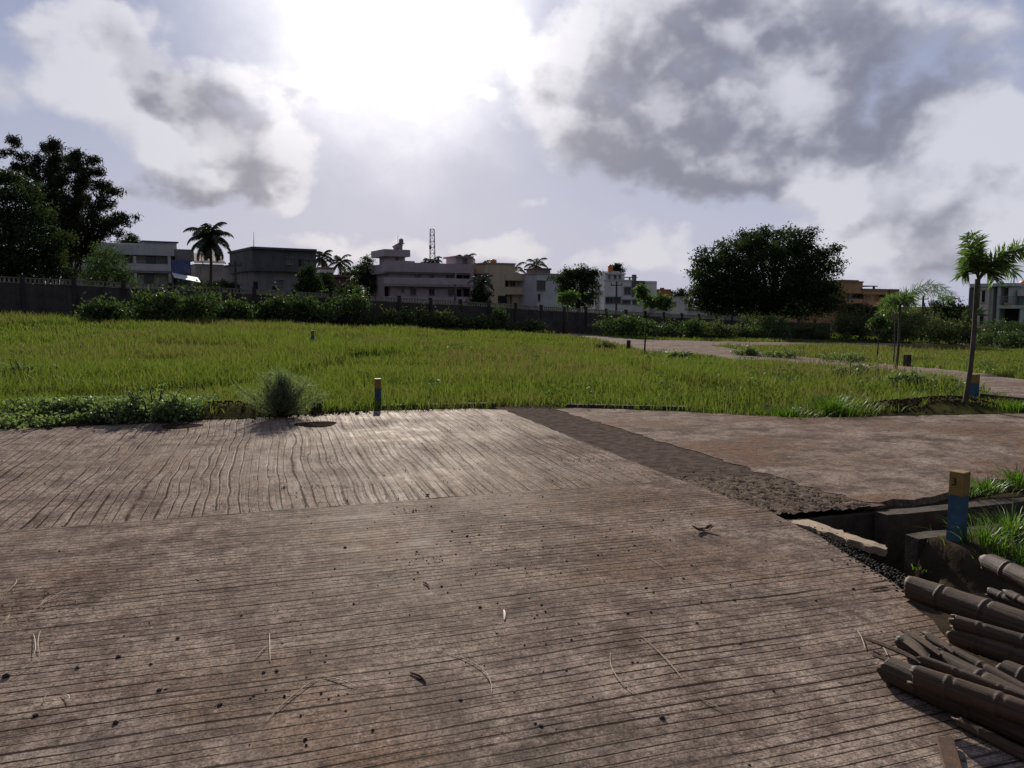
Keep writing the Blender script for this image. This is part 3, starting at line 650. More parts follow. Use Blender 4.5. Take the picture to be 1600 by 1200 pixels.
h = House('unplastered_house', 'bare dark grey two storey house with flat dark roof band, unplastered', 394, 82, 494, 86)
h.blk('upper_wall', 394, 388, 494, 421, 'darkgrey', 0, 9); h.blk('roof_slab', 393.5, 385, 495, 388.5, 'darkgrey', -.35, 9.3); h.blk('floor_slab', 393.5, 420, 494, 423, 'darkgrey', -.3, 9)
h.blk('lower_wall', 396, 423.5, 480, 456, 'greyc', .3, 9, base=True); h.blk('side_wall', 480.5, 423.5, 494, 456, 'darkgrey', 1.5, 9, base=True)
h.win(447, 403, 457, 413); h.win(434, 438, 443, 447, .3)
h.opening(466, 405, 471, 417); h.win(475, 406, 480, 411, 0, 1); h.win(484, 406, 489, 412, 0, 1); h.opening(425, 447, 431, 456, .3); h.opening(396, 440, 403, 452, .3, 'gate_shade')
o = MB(); q = P(396.5, 386, 83); b = P(396.5, 362, 83); o.tube([q, b], [.04, .015], 5); tag(o.build('roof_rod', M['pole']), 'thin bare rod standing on the left roof corner of the dark grey house', 'rod')

h = House('white_roof_shed', 'small low shed with bright white sheet roof right of the unplastered house', 498, 95, 523, 96, 'shed'); h.blk('wall', 500, 425, 521, 450, 'greyc', .3, 4, base=True)
h.blk('roof_sheet', 500, 421, 522, 425.5, 'sheet', -.3, 4.2); h.blk('ridge', 499, 417, 521, 420.5, 'tile', .5, 4)
h = House('maroon_shed', 'maroon sheeted shed in the trees left of the mauve house', 520, 98, 548, 99, 'shed'); h.blk('wall', 521, 433, 547, 452, 'maroon', 0, 4, base=True); h.blk('roof', 519, 429, 549, 433, 'brick2', -.3, 4.3)
h = House('ochre_house', 'small ochre yellow house with flat slab roof half hidden behind the mauve house', 578, 112, 604, 113); h.blk('wall', 584, 418, 600, 450, 'yellowb', .4, 6, base=True); h.blk('roof_slab', 577, 414, 601, 417, 'darkgrey', -.4, 6.5); h.win(587, 421, 592, 428, .4, 1)

# mauve house
h = House('mauve_house', 'mauve two storey house with long parapet bands and a roof tower', 600, 95, 740.5, 101)
h.blk('rear_wall', 602, 412, 739, 478, 'mauve', 1.6, 10, base=True)
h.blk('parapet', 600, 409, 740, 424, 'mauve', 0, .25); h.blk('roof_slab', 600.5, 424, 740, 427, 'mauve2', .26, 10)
h.blk('stepped_parapet', 600.5, 406.5, 648, 412.5, 'mauve', .3, .5)
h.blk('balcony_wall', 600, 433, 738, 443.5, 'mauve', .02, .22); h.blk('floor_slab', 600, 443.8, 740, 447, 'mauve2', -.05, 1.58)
h.blk('ground_wall', 610, 447, 700, 474, 'mauve', .9, 1.6, base=True); h.blk('plinth_wall', 599, 463, 740, 480, 'mauve', -.4, -.15, base=True)
h.blk('corner_column', 735.5, 411, 740.5, 470, 'mauve', -.02, .45, base=True)
h.blk('upper_room', 607, 424.8, 697, 446, 'mauve', .8, 1.59)
for x in (649, 671): h.win(x, 428, x + (9 if x < 660 else 7), 435.5, .8)
for x in (641, 670): h.win(x, 451, x + 9, 461, .9)
h.win(699, 428, 711, 440, 1.6, 2); h.opening(713, 429, 722, 443, 1.6); h.opening(725, 430, 734, 443, 1.6); h.opening(601, 448, 609, 463, 1.6); h.opening(713, 452, 721, 470, 1.6); h.opening(724, 451, 734, 468, 1.6, 'porch_shade'); h.win(627, 447.5, 631, 456, .9, 1); h.win(692, 451, 708, 460, 1.6, 2)
h.blk('pillar', 711, 411, 713, 470, 'mauve', .03, .3, base=True)
h.blk('tower_wall', 607, 398, 633, 412, 'mauve', .6, 4); h.blk('tower_slab', 600.5, 389, 641, 400, 'mauve', .0, 5); h.win(617, 401, 623, 407, .6, 1)
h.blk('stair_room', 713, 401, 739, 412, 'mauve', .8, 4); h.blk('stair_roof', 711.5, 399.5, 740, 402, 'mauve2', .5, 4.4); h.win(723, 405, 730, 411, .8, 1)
def tank(name, label, px, py0, py1, Y, w, mat, stand=0., cat='water tank', pole=None):
    a, b = P(px, py1, Y), P(px, py0, Y); H_ = b.z - a.z; r = w / FPX * Y / 2
    t = thing(name, label, cat, a); m = MB()
    hb = H_ * (1 - stand); z0 = H_ * stand
    m.lathe((0, 0, 0), [(r * .92, z0), (r, z0 + .05 * hb), (r, z0 + .25 * hb), (r * .96, z0 + .28 * hb), (r, z0 + .31 * hb), (r, z0 + .5 * hb), (r * .96, z0 + .53 * hb), (r, z0 + .56 * hb), (r, z0 + .74 * hb), (r * .8, z0 + .86 * hb), (r * .35, z0 + .92 * hb), (r * .33, z0 + hb), (.02, z0 + hb)], 18)
    m.build('tank_body', M[mat], t, True)
    if stand:
        m = MB(); m.lathe((0, 0, 0), [(r * .55, -.05), (r * .55, z0 - .1), (r * 1.5, z0 - .09), (r * 1.5, z0 - .003), (.02, z0 - .002)], 12); m.build('stand', M['mauve2'], t)
    return t
tank('water_tank', 'dark tank on a short stalk above the tower of the mauve house', 627, 372.5, 389.5, 97, 7, 'mauve2', .55)
m = MB(); a = P(616, 389.5, 97); m.tube([a, a + Vector((.5, 0, .35)), a + Vector((.9, .1, .7))], [.45, .4, .3], 8); tag(m.build('solar_heater', M['mauve2'], None, True), 'small sloping heater drum left of the stalk tank on the mauve tower', 'heater')
m = MB(); a = P(622, 389, 97.5); m.tube([a, a + Vector((0, 0, 1.7))], [.03, .02], 5); tag(m.build('aerial', M['pole']), 'thin aerial rod beside the stalk tank on the mauve tower', 'aerial')

# lattice mast
a = P(676.5, 478, 190); zt = P(676.5, 358, 190).z; t = thing('lattice_mast', 'tall thin lattice telecom mast rising behind the mauve house', 'mast', (a.x, a.y, 0)); m = MB(); hw = .6
for sx in (-1, 1):
    for sy in (-1, 1): m.tube([(sx * hw * 1.4, sy * hw * 1.4, -1), (sx * hw * .8, sy * hw * .8, zt)], .07, 4)
m.build('mast_legs', M['steel'], t); m = MB(); k = 14
for i in range(k):
    z0, z1 = zt * i / k, zt * (i + 1) / k; w = hw * (1.4 - .6 * (i + .5) / k)
    for c in ((-w, -w, w, -w), (w, -w, w, w), (w, w, -w, w), (-w, w, -w, -w)):
        m.tube([(c[0], c[1], z0), (c[2], c[3], z1)], .05, 3); m.tube([(c[0], c[1], z1), (c[2], c[3], z1)], .05, 3)
m.build('bracing', M['steel'], t)
for x_, z_, l in ((-.4, zt * .78, .9), (1.5, zt * .62, 2.2), (-1.6, zt * .6, 2.2), (-2.0, zt * .5, 1.8), (1.5, zt * .52, 1.8)):
    m = MB(); m.box(x_ - .25, x_ + .25, -1.2, -.9, z_ - l / 2, z_ + l / 2); m.tube([(x_, -1, z_), (x_ * .4, 0, z_)], .06, 4); m.build('antenna', M['darkgrey'], t)

# beige house and its white neighbour
h = House('beige_house', 'beige two storey house with tall left block and orange roof tank', 758, 100, 838, 104)
h.blk('tall_wall', 765, 411, 789, 478, 'beige', .02, 9, base=True); h.blk('tall_block', 759, 411, 805, 427, 'beige', .05, 8); h.blk('tall_coping', 758, 409.8, 806, 412, 'mauve2', -.1, 8.2)
h.blk('rear_wall', 788, 428, 837, 478, 'beige', 1.3, 9, base=True); h.blk('parapet', 789.5, 427, 838, 438, 'beige', 0, 1.29); h.blk('balcony_wall', 789.5, 448.5, 836, 460, 'beige', .0, 1.28)
h.blk('lower_wall', 800, 460, 812, 478, 'beige', .9, 1.29, base=True); h.blk('pillar', 834, 438, 838, 476, 'beige', .03, .4, base=True)
for x in (797, 817): h.win(x, 440, x + 8, 447, 1.3, 2); h.win(x, 463, x + 8, 471, 1.3, 2)
h.opening(789.8, 439, 794, 448, 1.3); h.opening(778, 462, 792, 474, .02, 'recess_shade'); h.blk('side_wing', 757, 424, 765, 478, 'white', 1.0, 9, base=True)  # the lower recess is a dark panel, its shade painted in
tank('water_tank', 'orange water tank on the tall left block of the beige house', 771, 405, 411, 102, 10, 'orange')
h = House('white_house', 'plain white boxy house joined to the right of the beige house', 839, 101, 881, 104)
h.blk('wall', 839, 428, 881, 482, 'white', 0, 9, base=True); h.blk('coping', 838.5, 426.5, 881.5, 428.5, 'mauve2', -.08, 9.1); h.win(836.5 + 2, 439, 852, 454, 0, 3); h.win(840, 460, 844, 470, 0, 1)
h.blk('roof_room', 845, 421, 860, 428, 'greyc', 2, 5); h.blk('roof_tank_slab', 844, 418.5, 862, 421, 'blacktank', 1.8, 5.2)

h = House('pale_house', 'pale grey white two storey house with a roof turret and orange tank', 930, 108, 1026, 112)
h.blk('main_wall', 944.5, 438, 1026, 490, 'offwhite', 0, 9, base=True); h.blk('coping', 944, 436.5, 988, 439, 'white', -.1, 9.1); h.blk('right_coping', 1008, 440.5, 1026.5, 443, 'white', -.1, 9.1)
h.blk('left_wing', 930, 441, 944, 490, 'white', 1.4, 9, base=True); h.blk('balcony_wall', 930, 456, 944, 461, 'white', .5, .7); h.win(934, 447, 938, 453, 1.4, 1); h.win(939, 447, 943, 453, 1.4, 1)
h.blk('grey_panel', 988, 438.5, 1008, 463.5, 'darkgrey', -.12, -.004)
h.win(975, 449, 985.5, 460, 0, 2); h.win(946, 464.5, 970, 474, 0, 4); h.win(972, 469, 985, 475, 0, 3); h.win(988, 469, 1001, 475.5, 0, 3); h.win(994, 463.6, 998, 467, 0, 1)
h.blk('turret', 947, 428.5, 976, 437, 'offwhite', .8, 4); h.blk('turret_roof', 945, 426.3, 978, 428.6, 'white', .4, 4.4); h.win(950.5, 430, 953, 435, .8, 1); h.win(959, 430, 963, 436, .8, 1); h.win(967, 430, 970, 435, .8, 1)
h.blk('turret_cap', 951, 423.5, 968, 426.4, 'white', 1.2, 3.4); h.blk('pergola_beam', 976, 432.5, 996, 434, 'darkgrey', 1.5, 1.8); h.blk('pergola_post', 984, 434, 985.5, 439, 'darkgrey', 1.5, 1.8); h.blk('chimney', 990.5, 429, 994.5, 439, 'darkgrey', 1.9, 2.5)
tank('water_tank', 'orange water tank on top of the turret of the pale house', 953.5, 413, 424, 110, 7.5, 'orange')
h = House('red_house', 'red brown house end with dark openings between the pale house and the big tree', 1024, 125, 1050, 126); h.blk('wall', 1026, 453, 1048, 492, 'red', 0, 6, base=True); h.blk('coping', 1025.5, 451.8, 1048.5, 453.4, 'brick2', -.1, 6.1); h.blk('chimney', 1034, 449.5, 1038, 452, 'brick2', 1, 1.6)
h = House('low_house', 'low flat white house half hidden left of the big tree', 1046, 108, 1076, 110); h.blk('wall', 1047, 464, 1075, 492, 'white', 0, 6, base=True); h.blk('coping', 1046.5, 462.5, 1075.5, 464.5, 'greyc', -.15, 6.1); h.win(1050, 473, 1056, 480)
h = House('wall_hut', 'small white washed hut showing under the big tree crown above the wall', 1102, 96, 1152, 98, 'hut'); h.blk('wall', 1104, 484, 1151, 498, 'white', 0, 4, base=True); h.blk('roof', 1103, 482, 1152, 484.3, 'greyc', -.2, 4.2); h.win(1122, 486, 1129, 490)

h = House('brown_house', 'orange brown three storey house right of the big tree', 1314, 105, 1406, 112)
h.blk('rear_wall', 1316, 452, 1403, 500, 'brick', 1.4, 10, base=True)
h.blk('left_block', 1315, 440, 1348, 458, 'brick', .0, 7); h.blk('left_coping', 1313.5, 438.6, 1350, 440.6, 'brick2', -.2, 7.2); h.blk('left_band', 1315, 467, 1348, 474, 'brick', .02, 1.36)
h.blk('parapet', 1348.5, 452, 1392, 460, 'brick', .03, 1.38); h.blk('right_block', 1391, 451.5, 1405, 465, 'brick2', -.2, 5); h.blk('middle_wall', 1350, 456.5, 1366, 477, 'brick', .5, 1.38); h.blk('middle_band', 1348.5, 470, 1404, 477.5, 'brick', .02, .4); h.blk('floor_slab', 1348.5, 478, 1404, 480, 'brick2', -.1, 1.3)
h.blk('lower_band', 1352, 489, 1404, 496, 'brick2', .05, .4, base=True); h.blk('coping', 1348, 450.8, 1405.5, 452.4, 'brick2', -.25, 8)
h.win(1352, 458, 1360, 465, .5, 2); h.win(1325, 460, 1343, 466, 1.4, 3); h.win(1378, 463, 1389, 470, 1.4, 2); h.win(1384, 481, 1394, 488, 1.4, 2); h.opening(1364, 479, 1374, 492, 1.4)
h.blk('roof_room', 1318, 437, 1342, 439, 'brick2', 1.5, 5); h.blk('shade_slab', 1349, 446, 1372, 447.4, 'darkgrey', 1.4, 3.8); h.blk('slab_post', 1366, 447.4, 1367.3, 452, 'darkgrey', 1.5, 1.75)

h = House('modern_house', 'grey green modern flat roofed house with tall windows at the right edge of the view', 1512, 95, 1640, 87.5)
h.blk('rear_wall', 1516, 448, 1640, 512, 'greenwall', 1.6, 9, base=True); h.blk('roof_slab', 1515, 443.5, 1582, 448.5, 'greenwall', -.25, 9.2)
h.blk('side_pier', 1514.5, 449, 1526, 512, 'darkgrey', .05, 1.58, base=True); h.blk('front_panel', 1529.5, 449, 1544.5, 510, 'cream', -.05, 1.58, base=True); h.blk('pier', 1545, 449, 1551, 512, 'greenwall', .2, 1.58, base=True); h.blk('pier', 1559, 449, 1562, 512, 'greenwall', -.1, 1.58, base=True)
h.blk('tall_frame', 1576, 449, 1582, 478, 'greenwall', -.1, 1.58); h.win(1534, 454, 1540.5, 473, -.05, 1, 'white'); h.win(1530.5, 491, 1538, 508, -.05, 1, 'white'); h.win(1552, 450, 1558, 473, 1.6, 1, 'darkgrey'); h.win(1550, 480, 1555, 496, 1.6, 1, 'darkgrey'); h.win(1566, 451, 1575, 474, 1.6, 2, 'darkgrey')
h.blk('canopy_slab', 1558, 477, 1600, 482, 'greenwall', -.9, 1.57); h.blk('canopy_panel', 1569, 473, 1580, 476.6, 'brick', -1.0, -.8); h.blk('pillar', 1594, 482.4, 1600, 512, 'greenwall', -.8, -.2, base=True); h.blk('lower_room_shade', 1570, 482.5, 1588, 512, 'shade', 1.2, 1.58, base=True)  # dark block under the canopy, with the room's shade as its colour
h.blk('right_wing', 1600.5, 462, 1640, 512, 'greenwall', .1, 1.57, base=True); h.blk('upper_wing', 1590, 452, 1640, 462.5, 'cream', .6, 6)
s0, s1, z0, z1 = h.rect(1563, 463, 1592, 472); m = MB(); m.box(s0, s1, -.86, -.8, z1 - .06, z1); m.box(s0, s1, -.86, -.8, z1 - .4, z1 - .36)
for i in range(9): u = s0 + .03 + (s1 - s0 - .06) * i / 8; m.box(u - .02, u + .02, -.85, -.81, z0 - .2, z1 - .06)
m.build('balcony_railing', M['frame'], h.root)
tank('water_tank', 'large orange water tank on the modern house at the right edge of the view', 1604, 436, 452.5, 94, 20, 'orange')

# ------------------------------------------------------------------ poles
def upole(name, label, px, Y, py0, w=.11, arms=1):
    a = P(px, 478, Y); zb = float(hgt(a.x, a.y)); zt = P(px, py0, Y).z; t = thing(name, label, 'pole', (a.x, a.y, zb)); m = MB(); m.tube([(0, 0, -.3), (0, 0, zt - zb)], [w, w * .75], 8); m.build('shaft', M['pole'], t)
    for i in range(arms):
        m = MB(); m.box(-.55, .55, -.05, .05, zt - zb - .4 - i * .6, zt - zb - .3 - i * .6)
        for x_ in (-.5, 0, .5): m.tube([(x_, 0, zt - zb - .3 - i * .6), (x_, 0, zt - zb - .12 - i * .6)], .045, 6)
        m.build('crossarm', M['pole'], t)
    return t
upole('utility_pole', 'dark utility pole standing between the tall palm and the unplastered house', 370, 64, 408, .13)
upole('utility_pole', 'thin utility pole in front of the pale house', 963, 74, 440, .11)
upole('utility_pole', 'slim utility pole before the lower storey of the mauve house', 711, 62, 444, .09)
t = upole('utility_pole', 'braced utility pole between the brown house and the modern house', 1442, 80, 462, .14)
m = MB(); zz = P(1442, 470, 80).z - t.location.z; m.tube([(0, 0, zz), (1.7, 0, 0)], .07, 6); m.build('brace', M['pole'], t)

# ------------------------------------------------------------------ trees
def grow_limbs(m, base, targets, r0):
    for tgt in targets:
        b = Vector(base); tg = Vector(tgt); mid = b.lerp(tg, .5) + Vector((random.gauss(0, .06), random.gauss(0, .06), .12)) * (tg - b).length
        m.tube([b, b.lerp(mid, .55) + Vector((0, 0, .02)), mid, mid.lerp(tg, .6), tg], [r0, r0 * .75, r0 * .5, r0 * .3, r0 * .1], 6)
def tree(name, label, Y, trunk_px, crown_px, leaf='treeleaf', tufts=260, per=26, tr=.5, size=.28, group=None, depth=.8, r0=None, aspect=.45, cat='tree', foot=None, sprigs=0):
    """crown_px: list of (px, py, rx, ry) ellipses seen at depth Y"""
    a = P(trunk_px, 478, Y); zb = float(hgt(a.x, a.y)); t = thing(name, label, cat, (a.x, a.y, zb), group); k = Y / FPX; base = np.array([a.x, a.y, zb])
    cl = []
    for (px, py, rx, ry) in crown_px:
        c = P(px, py, Y + random.uniform(-.5, .5) * rx * k * depth); cl.append((c.x - a.x, c.y - a.y, c.z - zb, rx * k, max(rx, ry) * k * depth, ry * k))
    for i in range(sprigs):                               # small sprays standing out of the outline
        c = cl[random.randrange(len(cl))]; d = unit(1)[0]; d[2] = abs(d[2]) * .9 + .05; q = np.array(c[:3]) + d * np.array(c[3:6]) * random.uniform(.95, 1.2); rs = random.uniform(.5, 1.2) * tr * 1.6; cl.append((*q, rs, rs, rs * .7))
    C = clump_points(cl, tufts, per, tr); V, F = leaf_quads(C, size, aspect); np_mesh('crown', V, F, M[leaf], t)
    zmin = min(c[2] - c[5] * .5 for c in cl); big = max(cl, key=lambda c: c[3] * c[5]); r0 = r0 or max(.06, .035 * max(c[2] for c in cl))
    m = MB(); th = max(.4, big[2] - big[5] * .75); top = (random.uniform(-.1, .1), 0, th)
    m.tube([(0, 0, -.3), (0, 0, th * .3), (top[0] * .6, 0, th * .7), top], [r0 * 1.35, r0, r0 * .85, r0 * .75], 10)
    grow_limbs(m, top, [(c[0] * .92, c[1] * .8, c[2] + c[5] * .25) for c in cl[:len(crown_px)]], r0 * .6); m.build('trunk', M['bark'], t, True)
    return t
tree('spreading_tree', 'big dark spreading rain tree with dense dome crown right of centre', 88, 1205,
     [(1200, 425, 88, 50), (1130, 440, 48, 45), (1105, 455, 28, 30), (1270, 432, 42, 48), (1160, 395, 48, 28), (1215, 385, 60, 28), (1262, 408, 36, 26), (1200, 455, 112, 40), (1160, 472, 70, 24), (1250, 474, 66, 24), (1115, 462, 36, 26), (1200, 440, 70, 50), (1120, 475, 40, 16), (1285, 465, 30, 28), (1298, 412, 24, 18), (1095, 420, 14, 12), (1118, 408, 32, 26), (1240, 372, 30, 12), (1180, 374, 26, 12)], 'treeleaf', 1800, 42, .42, .32, depth=.7, r0=.5, sprigs=110)
tree('leafy_tree', 'dark leafy tree filling the left edge before the bamboo clump', 50, 20, [(15, 330, 45, 40), (45, 345, 35, 40), (10, 385, 60, 50), (60, 390, 36, 42), (75, 410, 24, 24), (30, 300, 30, 18), (-30, 350, 50, 60), (50, 425, 50, 22), (5, 430, 40, 25)], 'treeleaf', 1000, 36, .3, .2, depth=.7, r0=.3, sprigs=50)
tree('dense_tree', 'dense dark round tree between the white boxy house and the pale house', 85, 903, [(903, 448, 26, 25), (885, 445, 15, 18), (920, 452, 14, 22), (910, 430, 14, 12), (890, 432, 10, 8), (904, 470, 24, 12), (922, 430, 8, 8)], 'treeleaf', 380, 30, .3, .26, sprigs=25)
tree('cone_tree', 'small dark pointed tree behind the long white house', 92, 204, [(203, 376, 13, 8), (204, 368, 4, 6), (195, 381, 12, 6), (212, 381, 8, 7), (203, 395, 14, 12)], 'treeleaf', 120, 26, .22, .25)
tree('willowy_tree', 'airy drooping light green tree before the long white house', 44, 165, [(165, 400, 22, 20), (150, 420, 18, 18), (185, 420, 18, 20), (168, 432, 34, 18), (140, 440, 14, 10), (200, 440, 16, 12)], 'treeleaf2', 150, 26, .22, .16, r0=.1)
tree('distant_tree', 'dark tree left of the unplastered house roof', 118, 380, [(382, 412, 12, 10), (372, 420, 10, 14), (390, 404, 9, 10), (384, 435, 16, 18)], 'treeleaf', 130, 26, .3, .32)
tree('distant_tree', 'dark tree leaning on the right lower wall of the unplastered house', 76, 482, [(480, 432, 13, 14), (490, 445, 12, 14), (474, 447, 12, 12), (486, 420, 6, 6)], 'treeleaf', 150, 26, .22, .24)
tree('distant_tree', 'dark bushy tree between the white sheet roof and the maroon shed', 92, 512, [(507, 438, 12, 12), (515, 446, 12, 12), (500, 450, 10, 10)], 'treeleaf', 110, 24, .22, .26)
tree('distant_tree', 'tall wispy tree just left of the mauve house', 100, 575, [(573, 412, 10, 9), (568, 425, 14, 12), (578, 440, 18, 16), (560, 436, 14, 14), (574, 404, 6, 6), (585, 455, 14, 12)], 'treeleaf', 190, 24, .26, .28)
tree('distant_tree', 'low dark tree behind the maroon shed', 125, 552, [(556, 424, 14, 9), (542, 425, 12, 8), (552, 438, 16, 14)], 'treeleaf', 110, 24, .26, .32)
tree('distant_tree', 'far tree behind the roof of the low white house', 140, 1058, [(1054, 460, 10, 5), (1068, 458, 12, 7), (1064, 468, 14, 9)], 'treeleaf', 110, 24, .3, .34)
tree('distant_tree', 'dark tree standing behind the turret of the pale house', 130, 964, [(965, 416, 6, 6), (960, 424, 5, 8), (968, 422, 5, 7)], 'treeleaf', 70, 24, .26, .32)
tree('distant_tree', 'tree behind the dense round tree on its right side', 120, 938, [(938, 434, 12, 5), (932, 438, 10, 8), (945, 437, 8, 5)], 'treeleaf', 70, 24, .26, .32)
tree('distant_tree', 'round dark tree between the braced pole and the modern house', 82, 1478, [(1478, 476, 20, 13), (1490, 485, 18, 14), (1465, 482, 14, 12), (1482, 468, 12, 8), (1500, 490, 14, 14), (1475, 502, 26, 16), (1500, 505, 18, 14)], 'treeleaf', 200, 26, .24, .24)
tree('distant_tree', 'bushy tree at the foot of the brown house, left side', 78, 1345, [(1340, 482, 20, 12), (1325, 490, 18, 14), (1358, 492, 18, 12), (1335, 506, 26, 16), (1362, 508, 18, 14)], 'treeleaf', 170, 26, .24, .22)
tree('distant_tree', 'bushy tree at the foot of the brown house, right side', 80, 1402, [(1400, 495, 20, 9), (1422, 498, 20, 10), (1440, 494, 14, 10), (1400, 510, 24, 12), (1430, 510, 22, 12)], 'treeleaf', 150, 26, .24, .22)
tree('clipped_bush', 'dark rounded bush in front of the modern house', 82, 1560, [(1556, 512, 26, 14), (1580, 514, 24, 13), (1540, 516, 14, 9), (1604, 514, 18, 13), (1560, 522, 40, 14), (1595, 522, 30, 14)], 'treeleaf2', 340, 28, .2, .17, cat='bush', r0=.05)
# a row of crowns beyond the houses closes the gaps down to the ground
for i, (px, Y, w, top) in enumerate([(340, 150, 24, 424), (320, 130, 18, 432), (535, 160, 22, 432), (750, 150, 14, 440), (1035, 170, 20, 468), (1090, 150, 24, 470), (1420, 160, 26, 486), (1455, 170, 24, 488), (40, 110, 50, 420), (1590, 120, 40, 482), (350, 80, 20, 440), (322, 74, 20, 442), (548, 88, 18, 446), (750, 92, 12, 452)]):
    lab = ['tree crown in the gap under the tall palm fronds, farther one', 'tree crown just right of the tiled shed foot, behind it', 'far tree crown above the maroon shed', 'tree in the narrow gap right of the mauve house', 'far low tree behind the red brown house', 'far tree peeping left of the big dome tree', 'far low trees crown right of the brown house', 'far low tree crown by the braced pole', 'far tree behind the left edge tree', 'far tree behind the modern house', 'green tree before the tiled shed, right of the tall palm trunk', 'green tree before the tiled shed, at the foot of the tall palm', 'dark green tree before the maroon shed', 'dark tree at the foot of the gap right of the mauve house'][i]
    tree('gap_tree', lab, Y, px, [(px, top + 10, w, 11), (px - w * .6, top + 16, w * .7, 12), (px + w * .6, top + 15, w * .7, 12), (px, top + 30, w * 1.2, 18)], 'treeleaf', 130, 22, .3, .26 + Y * .0008, 'trees filling the gaps between the houses')

# bamboo clump
def bamboo_clump():
    Y = 62; a = P(95, 478, Y); zb = float(hgt(a.x, a.y)); t = thing('bamboo_clump', 'tall dark feathery bamboo clump with arching culms at the left', 'bamboo', (a.x, a.y, zb)); k = Y / FPX
    tips = [(5, 222, .9), (2, 240, 1.), (88, 224, .4), (110, 250, .3), (150, 252, .5), (60, 250, .4), (130, 285, .3), (190, 300, .9), (212, 340, 1.2), (195, 345, 1.1), (165, 290, .5), (45, 265, .5), (75, 262, .2), (100, 280, .2), (170, 345, .9), (30, 285, .6), (120, 262, .3), (90, 245, .2), (185, 365, 1.), (140, 310, .5), (65, 300, .3), (80, 330, .2), (110, 330, .2), (150, 372, .7), (50, 340, .4), (95, 360, .2), (130, 350, .4), (160, 322, .6), (178, 318, .8), (205, 352, 1.3), (20, 262, .8), (135, 268, .5), (70, 232, .4), (150, 335, .6), (180, 352, 1.), (105, 310, .3), (40, 300, .5), (158, 268, .7), (118, 240, .4)]
    cm = MB(); C = []; AX = []
    for (px, py, arch) in tips:
        dy = random.uniform(-2.5, 2.5); tip = P(px, py, Y + dy) - Vector((a.x, a.y, zb)); root = Vector((random.uniform(-1.2, 1.2), random.uniform(-1.2, 1.2), -.2))
        apex = Vector((root.x + (tip.x - root.x) * .45, root.y + (tip.y - root.y) * .5, max(tip.z, 1) * (1.0 + .12 * arch)))
        pts = []
        for i in range(15):
            u = i / 14; pts.append(root * (1 - u) ** 2 + apex * 2 * u * (1 - u) + tip * u * u)
        cm.tube(pts, [.055 * (1 - i / 15) + .008 for i in range(15)], 5)
        sparse = arch >= .9 and px < 20; n = int(10 + 16 * min(1.2, tip.z / 12)) if not sparse else 12
        for i in range(n):
            u = random.uniform(.28, 1.0) ** .8 if not sparse else random.uniform(.6, 1.); p = root * (1 - u) ** 2 + apex * 2 * u * (1 - u) + tip * u * u
            rad = (.46 * (1.15 - u) + .08) * (.4 if sparse else 1.); q = np.array(p) + rng.normal(size=3) * rad * np.array([1, .8, .6]); m_ = 44
            d = rng.normal(size=(m_, 3)) * np.array([.25, .25, .24]) * (1.2 - .55 * u); C.append(q + d); AX.append(np.tile([0, 0, -1.], (m_, 1)))
    C = np.concatenate(C); V, F = leaf_quads(C, .42, .17, np.concatenate(AX), .4); np_mesh('foliage', V, F, M['bambooleaf'], t); cm.build('culms', M['bark'], t)
bamboo_clump()

def palm(name, label, px, Y, py_top, py_base=None, fl=2.6, nf=20, r=.16, lean=0., spread=(-.6, 1.3), leaf='palmleaf', group=None, lw=.05, ll=.7, foot=None, per=46, droop=.9):
    c = P(px, py_top, Y); xb = P(px + lean, 478, Y).x; zb = float(hgt(xb, Y)) ; t = thing(name, label, 'palm tree', (xb, Y, zb), group); top = Vector((c.x - xb, 0, c.z - zb))
    m = MB(); pts = [Vector((0, 0, -.2)).lerp(top, u) + Vector((math.sin(u * 3.1) * .03 * top.z * (1 if lean else .3), 0, 0)) for u in np.linspace(0, 1, 14)]
    m.tube(pts, [r * (1.35 - .6 * i / 13) * (1 + .05 * (i % 2)) for i in range(14)], 10); m.build('trunk', M['palmbark'], t, True)
    for i in range(nf):
        az = i * 2.399 + random.uniform(-.2, .2); e0 = spread[1] - (spread[1] - spread[0]) * (i / max(1, nf - 1)) + random.uniform(-.12, .12); L_ = fl * random.uniform(.85, 1.1); dirh = Vector((math.cos(az), math.sin(az), 0))
        p = pts[-1].copy(); rach = [p.copy()]; e = e0; st = L_ / 12
        for j in range(12):
            p = p + (dirh * math.cos(e) + Vector((0, 0, math.sin(e)))) * st; e -= droop * (.06 + .012 * j) * (1.5 if e0 > .2 else 1.); rach.append(p.copy())
        V = []; F = []
        for j in range(per):
            u = .1 + .9 * j / per; f = u * 12; i0 = min(11, int(f)); q = rach[i0].lerp(rach[i0 + 1], f - i0); tn = (rach[i0 + 1] - rach[i0]).normalized(); side = tn.cross(Vector((0, 0, 1))).normalized()
            l = ll * (math.sin(math.pi * min(1, u * .8 + .18)) * .85 + .2) * random.uniform(.85, 1.1)
            for sgn in (-1, 1):
                d = (side * sgn * .8 + tn * .55 + Vector((0, 0, -.45 + random.uniform(-.2, .2)))).normalized(); w = tn * lw * .5; b = len(V); mdl = q + d * l * .55; end = q + d * l + Vector((0, 0, -.22 * l))
                V += [q - w, q + w, mdl + w, mdl - w, end]; F += [(b, b + 1, b + 2, b + 3), (b + 3, b + 2, b + 4)]
        mm = MB(); mm.add(V, F); mm.tube(rach, [.035 * (1 - j / 14) * fl / 2.6 for j in range(13)], 4); mm.build('frond', M[leaf], t)
    return t
palm('coconut_palm', 'tall coconut palm standing clear against the sky right of the long white house', 328, 70, 372, fl=2.5, nf=26, r=.13, lean=-4, spread=(-.9, 1.45), ll=.7, lw=.09, per=40)
